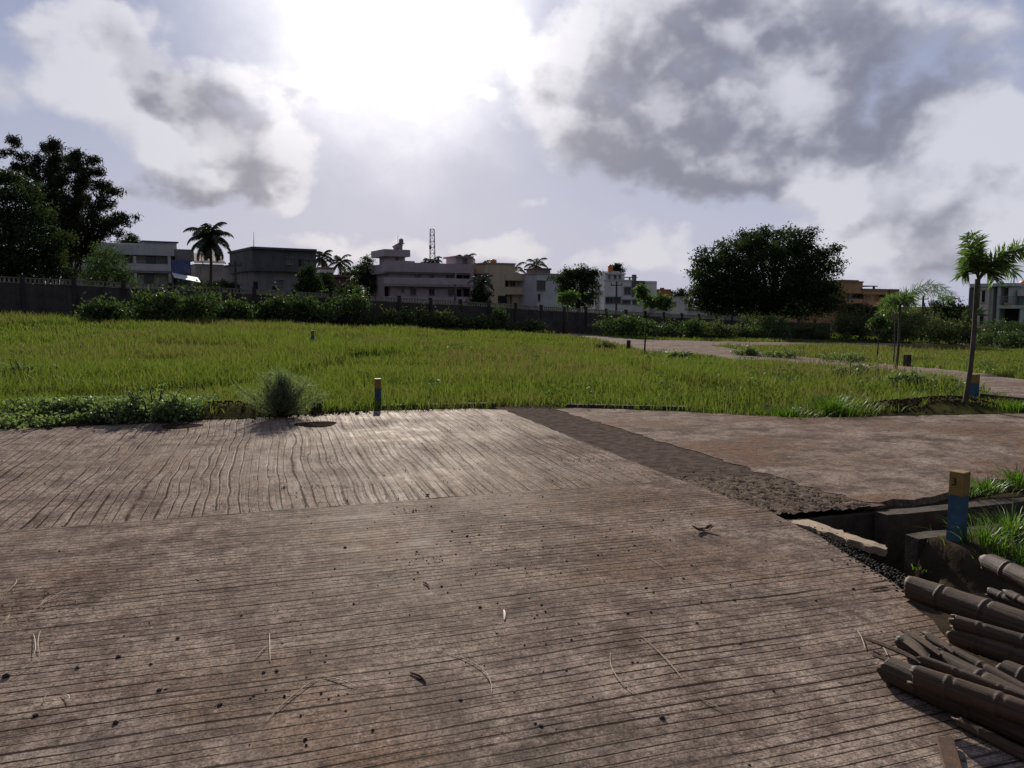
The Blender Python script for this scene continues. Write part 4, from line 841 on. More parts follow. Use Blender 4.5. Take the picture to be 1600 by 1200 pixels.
far = [(368, 130, 420, 'small far palm just right of the tall coconut palm'), (503, 100, 402, 'palm rising behind the right end of the unplastered house'), (531, 120, 410, 'far palm between the white sheet roof and the ochre house'), (727, 118, 408, 'palm behind the right stair room of the mauve house'), (674, 130, 412, 'palm top at the foot of the lattice mast'), (749, 108, 420, 'palm in the gap between the mauve and beige houses'), (752, 92, 441, 'lower palm in the gap between the mauve and beige houses'), (803, 130, 424, 'far palm peeping over the low parapet of the beige house'), (838, 124, 415, 'palm behind the roof of the white boxy house')]
for px, Y, py, lab in far: palm('far_palm', lab, px, Y, py, fl=2.2 * Y / 100, nf=13, r=.16, spread=(-.8, 1.3), per=26, ll=.6 * Y / 100, lw=.1, group='coconut palms among the houses')

# foxtail palms of the roadside
def foxtail(name, label, base_px, top_px, Y, fronds, ll=.28, r=(.07, .045), per=44, cat='palm tree'):
    b = P(*base_px, Y); tp = P(*top_px, Y); zb = float(hgt(b.x, Y)); t = thing(name, label, cat, (b.x, Y, zb)); top = Vector((tp.x - b.x, 0, tp.z - zb)); m = MB()
    pts = [Vector((0, 0, -.1)).lerp(top, u) + Vector((.03 * math.sin(u * 4), 0, 0)) for u in np.linspace(0, 1, 14)]
    m.tube(pts, [(r[0] + (r[1] - r[0]) * i / 13) * (1.25 if i == 0 else 1) * (1 + .04 * (i % 2)) for i in range(14)], 10); m.build('trunk', M['palmbark'], t, True)
    m = MB(); m.tube([top - Vector((0, 0, .45)), top - Vector((0, 0, .2)), top + Vector((.01, 0, .06))], [r[1] * 1.1, r[1] * 1.15, r[1] * .5], 10); m.build('crownshaft', M['foxtail'], t, True)
    for (px, py, dy, arch, dens) in fronds:
        e = P(px, py, Y + dy); e = Vector((e.x - b.x, e.y - Y, e.z - zb)); st = top - Vector((0, 0, .02)); ctrl = st.lerp(e, .45) + Vector((0, 0, arch)); rach = [st * (1 - u) ** 2 + ctrl * 2 * u * (1 - u) + e * u * u for u in np.linspace(0, 1, 15)]
        V = []; F = []
        for j in range(int(per * dens)):
            u = .16 + .84 * j / (per * dens); f = u * 14; i0 = min(13, int(f)); q = rach[i0].lerp(rach[i0 + 1], f - i0); tn = (rach[i0 + 1] - rach[i0]).normalized()
            for _ in range(3):
                d = Vector(rng.normal(size=3)); d = (d - tn * d.dot(tn)).normalized(); d = (d + tn * .7 + Vector((0, 0, -.3))).normalized(); l = ll * (1.1 - .45 * u) * random.uniform(.75, 1.2); w = d.cross(Vector(rng.normal(size=3)))  .normalized() * .0105; bb = len(V)
                mdl = q + d * l * .6; V += [q - w * .6, q + w * .6, mdl + w, mdl - w, q + d * l + Vector((0, 0, -.12 * l))]; F += [(bb, bb + 1, bb + 2, bb + 3), (bb + 3, bb + 2, bb + 4)]
        mm = MB(); mm.add(V, F); mm.tube(rach, [.016 * (1 - j / 17) for j in range(15)], 5); mm.build('frond', M['foxtail'], t)
    return t
bp = G(1507, 628)
foxtail('foxtail_palm', 'tall slender foxtail palm by the right roadside with fronds swept right', (1507, 628), (1529, 436), bp.y, [(1503, 432, .1, .35, .9), (1556, 440, -.1, .4, .8), (1519, 364, .1, .0, 1.2), (1511, 372, -.1, .12, 1.2), (1528, 372, .2, .0, 1.), (1508, 400, .15, .25, .9), (1612, 378, .1, .2, 1.3), (1600, 392, -.3, .3, 1.2), (1588, 428, .3, .42, 1.), (1572, 412, -.2, .3, .7)], .27, (.037, .03), 40)
m = MB(); a = P(1524, 492, bp.y - .05); V = []; F = []
for i in range(7):
    d = Vector((.5 + .1 * random.random(), random.uniform(-.6, .4), random.uniform(-.1, .6))).normalized(); w = Vector((0, .02, .02)); b = len(V); V += [a, a + d * .08 + w, a + d * .2, a + d * .08 - w]; F.append((b, b + 1, b + 2, b + 3))
m.add(V, F); tag(m.build('air_plant', M['shrub']), 'tuft of leaves sprouting from the slender foxtail palm trunk', 'plant')
foxtail('foxtail_palm', 'smaller foxtail palm farther up the roadside with one long frond arching right', (1400, 566), (1407, 478), 23, [(1372, 478, .1, .3, .6), (1388, 466, -.2, .2, .6), (1425, 465, .2, .3, .7), (1418, 480, -.3, .3, .6), (1395, 484, .3, .4, .6), (1432, 478, .4, .35, .6), (1410, 458, 0, .1, .5), (1378, 488, .3, .35, .5)], .3, (.04, .03), 50)
foxtail('foxtail_palm', 'foxtail palm arching over behind the smaller roadside palm', (1397, 540), (1399, 486), 34, [(1492, 464, .1, 1.7, 1.2), (1482, 470, .3, 1.4, 1.), (1420, 458, -.2, .5, .6), (1382, 470, .2, .4, .6)], .5, (.028, .022), 60)

def sapling(name, label, base_px, Y, crown_px, leaf='sapling', r=.03, tufts=60, size=.1, tr=.12, per=14):
    a = P(base_px, 478, Y); zb = float(hgt(a.x, Y)); t = thing(name, label, 'sapling', (a.x, Y, zb)); k = Y / FPX; cl = []
    for (px, py, rx, ry) in crown_px: c = P(px, py, Y + random.uniform(-.2, .2)); cl.append((c.x - a.x, c.y - Y, c.z - zb, rx * k, rx * k, ry * k))
    C = clump_points(cl, tufts, per, tr, .3); V, F = leaf_quads(C, size, .6); np_mesh('crown', V, F, M[leaf], t)
    m = MB(); top = (.05, 0, min(c[2] for c in cl) * .75); m.tube([(0, 0, -.1), (.03, 0, top[2] * .5), top], [r * 1.3, r, r * .8], 8); grow_limbs(m, top, [(c[0], c[1], c[2]) for c in cl], r * .6); m.build('trunk', M['bark'], t, True); return t
sapling('sapling', 'thin sapling with two light green leafy tufts beside the far road', 1008, 30, [(1005, 458, 9, 8), (1014, 470, 8, 8), (1034, 470, 13, 9), (1022, 474, 8, 6), (998, 450, 5, 5), (1040, 478, 9, 6)], tufts=110, size=.15, tr=.1)
sapling('sapling', 'pair crowned light green sapling before the wall by the dense round tree', 886, 52, [(880, 466, 6, 9), (892, 462, 11, 8), (888, 470, 7, 7)], tufts=70, size=.2, tr=.16, r=.04)
sapling('sapling', 'thin small sapling in the verge left of the smaller foxtail palm', 1374, 38, [(1374, 500, 8, 9), (1368, 508, 7, 8), (1382, 506, 7, 8)], 'shrub', tufts=50, size=.16, tr=.14)

# ------------------------------------------------------------------ shrubs along the wall and in the verges
def shrub(name, label, px, py, w, h_px, leaf='shrub', size=.12, tufts=90, per=16, tr=.13, group=None, Y=None, spikes=.5, cat='shrub'):
    """px, py: foot of the shrub in the view; it stands where that line meets the ground"""
    if Y is None: g_ = G(px, py)
    else: q = P(px, 478, Y); g_ = Vector((q.x, Y, float(hgt(q.x, Y))))
    k = g_.y / FPX; t = thing(name, label, cat, g_, group); W, H_ = w * k / 2, h_px * k; cl = []
    for i in range(7):
        u = random.uniform(-.8, .8); cl.append((u * W, random.uniform(-.5, .5) * W * .6, H_ * random.uniform(.3, .62) * (1 - .3 * abs(u)), W * random.uniform(.28, .5), W * random.uniform(.28, .45), H_ * random.uniform(.25, .42)))
    C = clump_points(cl, tufts, per, tr, .35); C[:, 2] = np.maximum(C[:, 2], .02); V, F = leaf_quads(C, size, .5)
    m = MB(); SV = [V]; SF = [F]; off = len(V)
    for i in range(int(14 * spikes) + 4):                  # shoots reaching out above the mass
        u = random.uniform(-.9, .9); b = Vector((u * W * .5, random.uniform(-.2, .2) * W, 0)); tp = Vector((u * W + random.gauss(0, .1) * W, random.uniform(-.4, .4) * W, H_ * random.uniform(.75, 1.35) * (1 - .35 * abs(u))))
        m.tube([b, b.lerp(tp, .5) + Vector((0, 0, .08 * H_)), tp], [.018, .012, .005], 4); n = 12
        cc = np.array([b.lerp(tp, random.uniform(.5, 1.05)) for _ in range(n)]) + rng.normal(size=(n, 3)) * tr * .55; v, f = leaf_quads(cc, size * .95, .5); SV.append(v); SF.append(f + off); off += len(v)
    np_mesh('foliage', np.concatenate(SV), np.concatenate(SF), M[leaf], t); m.build('stems', M['bark'], t); return t
WALLSH = [(160, 506, 80, 44, 'shrub', 'light leafy shrub with thin shoots at the wall, leftmost of the wall shrubs'), (245, 498, 80, 52, 'shrub', 'bushy shrub before the wall under the right end of the long white house'), (300, 498, 90, 50, 'shrub', 'broad green shrub before the wall under the tall coconut palm'), (362, 499, 70, 42, 'shrub', 'rounded shrub before the wall left of the unplastered house'), (430, 502, 70, 42, 'shrub', 'spiky shrub before the wall under the left half of the unplastered house'), (480, 503, 90, 44, 'shrub', 'broad dark shrub before the wall under the right half of the unplastered house'), (545, 503, 70, 66, 'shrub', 'tallest wall shrub, rising above the wall left of the mauve house'), (585, 503, 60, 40, 'shrub2', 'grey green shrub before the wall at the left corner of the mauve house'), (628, 506, 40, 34, 'shrub', 'narrow shrub before the wall under the tower of the mauve house'), (665, 508, 70, 32, 'shrub2', 'olive rounded shrub before the wall under the middle of the mauve house'), (715, 508, 60, 30, 'shrub', 'shrub before the wall under the right part of the mauve house'), (752, 510, 50, 24, 'shrub', 'low shrub before the wall in line with the gap beside the mauve house'), (780, 512, 20, 34, 'shrub', 'slim upright weed before the wall under the beige house'), (825, 515, 50, 18, 'shrub2', 'low weedy shrub at the wall foot under the white boxy house')]
for px, py, w, hp, lf, lab in WALLSH: shrub('wall_shrub', lab, px, py, w * random.uniform(.85, 1.2), hp * random.uniform(.8, 1.2), lf, .19, 150, 16, .2, 'shrubs growing along the boundary wall', Y=float(np.interp((px - 800) / FPX * 48, WX, WY)) - 1.6)
VERGE = [(965, 526, 70, 34, 'shrub', 'leafy shrub at the bend of the far road below the wall'), (1010, 527, 60, 26, 'shrub', 'low shrub behind the two tufted sapling'), (1060, 527, 60, 30, 'shrub', 'shrub before the wall left of the big dome tree'), (1110, 528, 70, 26, 'shrub2', 'low olive shrub before the wall under the left of the big dome tree'), (1165, 527, 60, 22, 'shrub', 'low shrub before the wall at the trunk side of the big dome tree'), (1215, 526, 80, 44, 'shrub', 'taller shrub climbing over the wall under the big dome tree'), (1265, 526, 60, 26, 'shrub2', 'low shrub before the pale end of the wall'), (1315, 528, 70, 38, 'shrub', 'shrub just past the end of the boundary wall'), (1350, 528, 70, 40, 'shrub2', 'grey green shrub below the brown house'), (1400, 528, 60, 36, 'shrub', 'shrub below the right end of the brown house'), (1440, 527, 70, 40, 'shrub2', 'shrub behind the arching foxtail palm'), (1480, 526, 60, 36, 'shrub', 'shrub between the arching palm and the tall palm trunk'), (1510, 527, 50, 30, 'shrub2', 'olive shrub left behind the tall palm trunk'), (1575, 545, 70, 26, 'shrub', 'low green shrub in the verge right of the tall palm trunk')]
for px, py, w, hp, lf, lab in VERGE: shrub('verge_shrub', lab, px, py, w * 1.3, hp * (1.2 if px < 1300 else 1.35), lf, .2, 190, 16, .22, 'shrubs in the verge beyond the far road', Y=float(np.interp(px, [965, 1110, 1170, 1300, 1500, 1580], [57, 66, 70, 74, 74, 66])))
ISLE = [(1165, 556, 40, 14, 'herb', 'low leafy weeds at the tip of the road island'), (1230, 560, 80, 16, 'herb', 'low leafy weeds on the road island, second from its tip'), (1310, 566, 80, 18, 'herb', 'leafy weeds on the road island left of the smaller foxtail palm'), (1060, 566, 36, 16, 'herb', 'small weed at the near edge of the far road'), (945, 548, 30, 14, 'shrub2', 'dark small weed at the road edge left of the short grey post'), (1330, 592, 90, 20, 'herb', 'low leafy weeds at the near road edge left of the tall palm'), (1420, 606, 70, 22, 'herb', 'leafy weeds close behind the soil heap left of the tall palm')]
for px, py, w, hp, lf, lab in ISLE: shrub('roadside_weed', lab, px, py, w, hp, lf, .09, 110, 14, .09, 'weeds along the far road', cat='weed')

# near herbs on the left
for px, py, w, hp, lab in [(245, 657, 115, 50, 'leafy green weed mound at the pavement edge left of the feathery bush, largest'), (190, 657, 90, 30, 'low leafy weed left beside the largest weed mound'), (130, 640, 120, 16, 'low leafy weed on the dark soil at the left'), (30, 600, 60, 34, 'leafy weed standing in the grass near the left edge')]:
    shrub('leafy_weed', lab, px, py, w, hp, 'herb', .06, 220, 18, .055, 'leafy weeds at the left pavement edge', cat='weed', spikes=1.)
def creeper():
    n = 9000; x = rng.uniform(-9.5, -4.4, n); y = rng.uniform(9.7, 11.6, n); s, m_ = to_sn(x, y); keep = (m_ > 11.42 + .12 * np.sin(x * 3) + .1 * np.sin(x * 7.3)) & (vnoise(x, y, .5, 4) > .2); x, y = x[keep], y[keep]
    C = np.stack([x, y, np.maximum(hgt(x, y), -.0) + rng.uniform(.02, .13, len(x))], 1); V, F = leaf_quads(C, .055, .7); tag(np_mesh('creeper', V, F, M['herb']), 'pale leafy ground creeper spreading over the soil at the left pavement edge', 'creeper', kind='stuff')
creeper()
# feathery bush
def feathery():
    g_ = G(440, 655); t = thing('feathery_bush', 'airy feathery grey green bush at the pavement edge left of centre', 'bush', g_); V = []; F = []; m = MB()
    for i in range(110):
        a = random.uniform(0, 2 * math.pi); r = min(.7, abs(random.gauss(0, .4))); tp = Vector((math.cos(a) * r * .9, math.sin(a) * r * .8, random.uniform(.42, .74) * (1 - .35 * r))); b = Vector((tp.x * .15, tp.y * .15, 0)); m.tube([b, b.lerp(tp, .5) + Vector((0, 0, .05)), tp], [.006, .004, .002], 3)
        for j in range(90):
            u = random.uniform(.25, 1.); q = b.lerp(tp, u) + Vector(rng.normal(size=3)) * .035; d = (Vector(rng.normal(size=3)) + (tp - b).normalized() * 1.3).normalized() * random.uniform(.05, .11); w = d.cross(Vector(rng.normal(size=3))).normalized() * .0042; k = len(V); V += [q - w, q + w, q + d]; F.append((k, k + 1, k + 2))
    mm = MB(); mm.add(V, F); mm.build('foliage', M['wisp'], t); m.build('stems', M['bark'], t)
feathery()
def at(px, py, z):
    d = raydir(px, py); t = (z - CAM_H) / d.z; return Vector((0, 0, CAM_H)) + d * t
# tuft of grass clumps as things
def tuft(name, label, x, y, n, rad, hh, w=.008, mat='lush', z=None, group=None, lean=.6):
    zz = float(hgt(x, y)) if z is None else z; a = rng.uniform(0, 2 * math.pi, n); r = np.abs(rng.normal(0, rad * .5, n)); xs, ys = r * np.cos(a), r * np.sin(a); h_ = hh * rng.uniform(.5, 1.15, n)
    base = np.stack([xs, ys, np.zeros(n)], 1); out = np.stack([np.cos(a), np.sin(a), np.zeros(n)], 1); ln = (np.abs(rng.normal(lean, .3, n)) * h_)[:, None]; b = a + math.pi / 2 + rng.normal(0, .5, n); wd = np.stack([np.cos(b), np.sin(b), np.zeros(n)], 1) * w * .5
    L = []
    for u, ww in ((0, .7), (.35, 1.), (.7, .8)):
        c = base + out * ln * u ** 1.6 + np.array([0, 0, 1.]) * (h_ * (u - .25 * u * u))[:, None]; L += [c - wd * ww, c + wd * ww]
    L.append(base + out * ln * 1.1 + np.array([0, 0, 1.]) * (h_ * .66)[:, None]); V = np.stack(L, 1).reshape(-1, 3); o_ = np.arange(n)[:, None] * 7
    F = np.concatenate([o_ + [0, 1, 3], o_ + [0, 3, 2], o_ + [2, 3, 5], o_ + [2, 5, 4], o_ + [4, 5, 6]]); o = np_mesh(name, V, F, M[mat]); o.location = (x, y, zz); return tag(o, label, 'grass tuft', group)
p = G(1300, 648); tuft('grass_tuft', 'lush arching grass tuft at the pavement edge left of the soil heap', p.x, p.y, 420, .5, .42, .012)
p = G(1230, 652); tuft('grass_tuft', 'flatter grass tuft left beside the lush arching tuft', p.x, p.y, 380, .45, .22, .012)
for (px, py, n, rad, hh, lab) in [(1540, 768, 200, .22, .17, 'grass tuft on the bank behind the numbered post'), (1590, 758, 200, .2, .22, 'taller grass tuft on the bank at the right frame edge'), (1512, 772, 90, .14, .1, 'small grass tuft on the bank just right of the numbered post'), (1580, 838, 180, .2, .26, 'grass tuft in front of the near drain wall at the right'), (1540, 850, 140, .2, .2, 'grass tuft right of the foot of the numbered post'), (1595, 880, 120, .2, .2, 'grass tuft behind the top right bamboo pole'), (1440, 890, 24, .1, .06, 'tiny grass sprig at the drain mouth'), (1555, 885, 70, .16, .12, 'short grass tuft behind the thick brown bamboo'), (1375, 783, 40, .06, .03, 'tiny green weed in the broken slab corner')]:
    p = at(px, py, -.02) if py < 800 else G(px, py); tuft('bank_tuft', lab, p.x, p.y, n, rad, hh, .007, z=-.02 if py < 800 else None, group='grass tufts round the drain')
p = G(1570, 640); tuft('roadside_tuft', 'short dry grass tuft at the foot of the tall palm, right side', p.x + .2, p.y, 420, .4, .2, .01, 'lush', lean=.5)

# dark charred stump
p = G(495, 641); m = MB(); m.tube([(0, 0, -.05), (.01, 0, .06), (-.02, .01, .13), (.02, 0, .2)], [.075, .085, .06, .02], 9); m.tube([(.02, 0, .08), (.08, 0, .13), (.07, 0, .18)], [.04, .03, .012], 6); m.tube([(-.03, 0, .05), (-.08, .02, .1)], [.035, .015], 6)
o = m.build('charred_stump', M['stone'], None, True); o.location = p; tag(o, 'small black stump at the pavement edge right of the feathery bush', 'stump')

# kerb pieces at the back
def kerb(name, label, a_px, b_px, hh=.1, wd=.12):
    a, b = G(*a_px), G(*b_px); d = Vector((b.x - a.x, b.y - a.y, 0)); L_ = d.length; m = MB(); m.box(0, L_, 0, wd, -.2, hh); o = m.build(name, M['drain'], bevel=.012); o.location = (a.x, a.y, 0); o.rotation_euler.z = math.atan2(d.y, d.x); return tag(o, label, 'kerb', 'low kerbs at the back of the pavement')
kerb('kerb', 'low concrete kerb behind the pavement left of the earth strip', (585, 638.5), (775, 634.5), .035); kerb('kerb', 'low concrete kerb behind the pavement right of the earth strip', (885, 636), (1075, 640.5), .03)
kerb('kerb', 'low stone kerb by the palm foot at the right road edge', (1530, 624), (1640, 634), .09)

# ------------------------------------------------------------------ marker posts
def marker(name, label, px, py, side=.1, H_=.46, rz=.7, num=None, zoff=0., faded=False, pos=None):
    g_ = pos or G(px, py); t = thing(name, label, 'marker post', (g_[0], g_[1], g_[2] + zoff), 'yellow and blue marker posts', rz=rz); m = MB(); s = side / 2; m.box(-s, s, -s, s, -.25, H_ * .64); m.build('blue_base', M['bluep'] if not faded else M['drain'], t, bevel=.004)
    m = MB(); m.box(-s - .001, s + .001, -s - .001, s + .001, H_ * .64, H_); m.build('yellow_top', M['yellow'] if not faded else M['drain'], t, bevel=.006)
    if num:
        cu = bpy.data.curves.new('number', 'FONT'); cu.body = num; cu.size = .075; cu.extrude = .001; cu.align_x = 'CENTER'; o = bpy.data.objects.new('number', cu); me = bpy.data.meshes.new_from_object(o); bpy.data.objects.remove(o); me.name = 'number'
        me.materials.append(M['black']); o = bpy.data.objects.new('number', me); col.objects.link(o); o.parent = t; o.location = (-s - .0025, 0.012, H_ - .095); o.rotation_euler = (math.pi / 2, 0, -math.pi / 2)
    return t
pz = Vector((3.11, 5.24, -.01))
marker('marker_post', 'nearest yellow and blue concrete post, numbered 3, beside the open drain', 0, 0, .096, .47, .62, '3', 0, pos=pz)
marker('marker_post', 'yellow and blue post at the pavement back edge right of the feathery bush', 591, 636, .1, .46, .1)
marker('marker_post', 'yellow and blue post just right of the tall foxtail palm foot', 1521, 624, .11, .44, .3)
marker('marker_post', 'yellow and blue post standing alone out in the grass field', 489, 540, .12, .55, .2)
marker('marker_post', 'short grey post at the grass edge left of the thin two tufted sapling', 982, 549, .14, .5, .2, faded=True)
marker('marker_post', 'weathered post in the grass right of the smaller foxtail palm', 1417, 574, .2, .5, .2, faded=True)

# ------------------------------------------------------------------ drain
def rbox(name, label, cat, s0, s1, n0, n1, z0, z1, mat, jag=.012, seg=10, group=None):
    """a block in road coordinates with a slightly broken top edge"""
    m = MB(); vs = []; 
    for i in range(seg + 1):
        s = s0 + (s1 - s0) * i / seg; j = lambda: random.uniform(-jag, jag)
        for (n, z) in ((n0, z0), (n1, z0), (n1 + j() * .5, z1 + j() * .4), (n0 + j() * .5, z1 + j() * .4)): vs.append((*sn(s + (random.uniform(-jag, jag) if z == z1 or True else 0) * (1 if i in (0, seg) else 0), n), z))
    fs = [(i * 4 + k, i * 4 + (k + 1) % 4, i * 4 + 4 + (k + 1) % 4, i * 4 + 4 + k) for i in range(seg) for k in range(4)] + [(3, 2, 1, 0), tuple(seg * 4 + k for k in range(4))]
    m.add(vs, fs); o = m.build(name, M[mat]); return tag(o, label, cat, group)
rbox('drain_wall', 'far concrete side wall of the open drain below the bank', 'drain wall', 4.58, 12, 4.74, 4.86, -.75, -.035, 'drain', .012, 40)
rbox('drain_wall', 'near concrete side wall of the open drain with broken end, behind the numbered post', 'drain wall', 4.36, 12, 4.2, 4.33, -.75, -.05, 'drain', .02, 40)
rbox('culvert_wall', 'dark back wall of the culvert mouth under the pavement corner', 'culvert wall', 3.74, 4.7, 4.88, 4.93, -.7, -.055, 'drain', .015, 8)
# ledge of tan broken concrete along the culvert mouth
m = MB(); top = [sn(*p_) for p_ in rag([(3.7, 4.9), (3.9, 4.82), (3.93, 4.6), (3.95, 4.4), (3.96, 4.2), (3.965, 4.1), (3.92, 4.055), (3.87, 4.13), (3.87, 4.24), (3.82, 4.3), (3.82, 4.44), (3.77, 4.52), (3.79, 4.66), (3.7, 4.78)], .009, .03)]
k = len(top); m.add([(x, y, -.03 + random.uniform(-.008, .006)) for x, y in top] + [(x, y, -.08 + random.uniform(-.01, .01)) for x, y in top], [tuple(range(k))[::-1], tuple(range(k, 2 * k))] + [(i, (i + 1) % k, k + (i + 1) % k, k + i) for i in range(k)])
o = m.build('broken_ledge', M['tan']); tag(o, 'tan broken concrete ledge along the culvert mouth', 'ledge')
# dark gravel crumbs spilling between pavement edge and ledge
def crumbs(name, label, pts, size, mat, cat, seed=1):
    r = np.random.default_rng(seed); V = []; F = []; b = 0
    base = np.array([[1, 1, 1], [1, -1, -1], [-1, 1, -1], [-1, -1, 1]], float) / 1.7; octa = np.array([[1, 0, 0], [-1, 0, 0], [0, 1, 0], [0, -1, 0], [0, 0, 1], [0, 0, -1]], float); fo = np.array([[0, 2, 4], [2, 1, 4], [1, 3, 4], [3, 0, 4], [2, 0, 5], [1, 2, 5], [3, 1, 5], [0, 3, 5]])
    for (x, y, z) in pts:
        s = size * r.uniform(.5, 1.5) * np.array([r.uniform(.7, 1.3), r.uniform(.7, 1.3), r.uniform(.4, .9)]); a = r.uniform(0, 6.28); c, sn_ = math.cos(a), math.sin(a); v = octa * s + r.normal(0, .12 * size, (6, 3)); v = np.stack([v[:, 0] * c - v[:, 1] * sn_, v[:, 0] * sn_ + v[:, 1] * c, v[:, 2]], 1)
        V.append(v + [x, y, z + s[2] * .45]); F.append(fo + b); b += 6
    o = np_mesh(name, np.concatenate(V), np.concatenate(F), M[mat]); return tag(o, label, cat, kind='stuff')
pts = []
edge = [(3.66, 5.0), (3.74, 4.7), (3.76, 4.45), (3.68, 4.2), (3.6, 3.95), (3.52, 3.7), (3.5, 3.5), (3.45, 3.35)]
for i in range(800):
    t = random.random() * (len(edge) - 1); i0 = int(t); a, b = edge[i0], edge[i0 + 1]; s = a[0] + (b[0] - a[0]) * (t - i0) + random.gauss(.0, .06); n = a[1] + (b[1] - a[1]) * (t - i0) + random.gauss(0, .05); X, Y_ = sn(s, n); z = 0. if s < 3.6 else -.06 + random.random() * .03; pts.append((X, Y_, z))
crumbs('gravel', 'dark gravel crumbs spilled along the broken pavement corner', pts, .007, 'stone', 'gravel')
pts = []
for i in range(1500):
    s = random.uniform(3.55, 4.65); n = 4.95 + abs(random.gauss(0, .75)); n = min(n, 11); X, Y_ = sn(s, n); pts.append((X, Y_, -.012))
crumbs('rubble_crumbs', 'loose brown crumbs on the earth strip between the pavements', pts, .009, 'rubble', 'crumbs', 11)
pts = []
for i in range(800):
    if random.random() < .6: s = random.uniform(-7, 3.5); n = random.uniform(1.0, 11.3)
    else: s = random.gauss(1.6, 1.2); n = random.gauss(4.6, 1.6)
    if n < .9 or s > 3.3 - max(0, (3.6 - n)) * .45 or n > 11.3: continue
    X, Y_ = sn(s, n)
    if Y_ < 1.6: continue
    pts.append((X, Y_, 0.))
for cx, cy, k in ((.72, 7.9, 30), (-.75, 5.9, 22), (-.55, 4.75, 16), (-1.7, 6.7, 20), (-.9, 3.0, 8), (1.9, 3.6, 14)):
    for i in range(k): pts.append((cx + random.gauss(0, .16), cy + random.gauss(0, .05), 0.))
crumbs('soil_crumbs', 'dark soil crumbs scattered over the concrete pavement', pts, .006, 'stone', 'crumbs', 5)
# stones one can pick out
for i, (px, py, s) in enumerate([(a_, b_, c_ * .75) for a_, b_, c_ in [(14, 1108, .022), (188, 1074, .016), (124, 1093, .013), (252, 1130, .014), (346, 1154, .014), (184, 1186, .016), (60, 1173, .014), (720, 1147, .011), (845, 1190, .012), (540, 889, .014), (730, 870, .014), (750, 990, .013), (846, 986, .012), (668, 800, .022), (1033, 1178, .014), (414, 1100, .012), (434, 1098, .013), (280, 1043, .013), (1146, 978, .012), (1330, 990, .012), (445, 787, .018), (980, 1000, .013)]]):
    p = G(px, py); m = MB(); o_ = []; 
    bm = bmesh.new(); bmesh.ops.create_icosphere(bm, subdivisions=1, radius=s)
    for v in bm.verts: v.co = Vector((v.co.x * 1.25, v.co.y, v.co.z * .65)) * random.uniform(.8, 1.2)
    me = bpy.data.meshes.new('stone'); bm.to_mesh(me); bm.free(); me.materials.append(M['stone']); o = bpy.data.objects.new('stone', me); col.objects.link(o); o.location = (p.x, p.y, s * .4); o.rotation_euler.z = random.random() * 6
    tag(o, 'small dark stone lying loose on the raked concrete pavement', 'stone', 'loose dark stones on the pavement')

# ------------------------------------------------------------------ bamboo poles
def log(name, label, A, B, r0, r1, nodes=3, hollow=True, split=False, k=18, mat='bamboo', bend=0.):
    """a bamboo pole from A to B (end centres) with node rings; split = half pole"""
    A, B = Vector(A), Vector(B); L_ = (B - A).length; ax = (B - A).normalized(); side = ax.cross(Vector((0, 0, 1))).normalized(); up = side.cross(ax)
    t0, t1 = (0, 2 * math.pi) if not split else (-.2, math.pi + .2); seg = 230; m = MB(); vs = []; ns = [(i + .55 + random.uniform(-.15, .15)) / nodes for i in range(nodes)]; kk = k + (1 if split else 0); ph = random.uniform(0, 6)
    def ring(u, rr_, out):
        for j in range(kk):
            th = t0 + (t1 - t0) * j / k; rr = rr_ * (1 + .025 * math.sin(2 * th + ph + u * 2) + (.02 * math.sin(5 * th - u * 9 + ph) if out else 0))
            e = .02 * math.sin(3 * th + ph) + random.uniform(-.012, .012) if u == 0 else 0
            vs.append(Vector((math.cos(th) * rr, math.sin(th) * rr + bend * math.sin(u * math.pi), u * L_ + e)))
    for i in range(seg + 1):
        u = i / seg; r = r0 + (r1 - r0) * u
        for q in ns:
            d = (u - q) * L_; r += r0 * (.055 * math.exp(-(d / .007) ** 2) - .06 * math.exp(-((d - .018) / .009) ** 2) + .035 * math.exp(-(d / .05) ** 2))
        ring(u, r, True)
    n1 = len(vs)
    if hollow:
        for i in range(seg + 1): u = i / seg; ring(u, (r0 + (r1 - r0) * u) * .78, False)
    fs = []
    for i in range(seg):
        for j in range(k):
            j2 = (j + 1) % kk if not split else j + 1; fs.append((i * kk + j, i * kk + j2, (i + 1) * kk + j2, (i + 1) * kk + j))
            if hollow: fs.append((n1 + (i + 1) * kk + j, n1 + (i + 1) * kk + j2, n1 + i * kk + j2, n1 + i * kk + j))
    if hollow:
        for e in (0, seg):
            for j in range(k): j2 = (j + 1) % kk if not split else j + 1; fs.append((e * kk + j, n1 + e * kk + j, n1 + e * kk + j2, e * kk + j2))
        if split:
            for i in range(seg):
                for j in (0, k): fs.append((i * kk + j, (i + 1) * kk + j, n1 + (i + 1) * kk + j, n1 + i * kk + j))
    else: fs += [tuple(range(kk)), tuple(range(seg * kk, seg * kk + kk))]
    m.add(vs, fs); o = m.build(name, M[mat], None, True); bm = bmesh.new(); bm.from_mesh(o.data); bmesh.ops.recalc_face_normals(bm, faces=bm.faces); bm.to_mesh(o.data); bm.free()
    R3 = Matrix((side, up, ax)).transposed(); o.matrix_world = Matrix.Translation(A) @ R3.to_4x4()
    return tag(o, label, 'bamboo pole', 'weathered bamboo poles piled at the pavement edge')
def lg(label, a, za, b, zb, r0, r1, **kw): return log('bamboo_pole', label, at(*a, za), at(*b, zb), r0, r1, **kw)
lg('thick brown bamboo pole with clear node rings, farthest of those reaching the pavement', (1424, 918), .068, (1690, 1010), .06, .066, .074, nodes=3)
lg('frontmost bamboo pole of the pile with rounded grey end', (1388, 1046), .052, (1700, 1185), .05, .055, .06, nodes=3)
lg('grey split bamboo lying on the frontmost pole, with a pale node line', (1432, 1055), .135, (1700, 1150), .13, .042, .046, nodes=3)
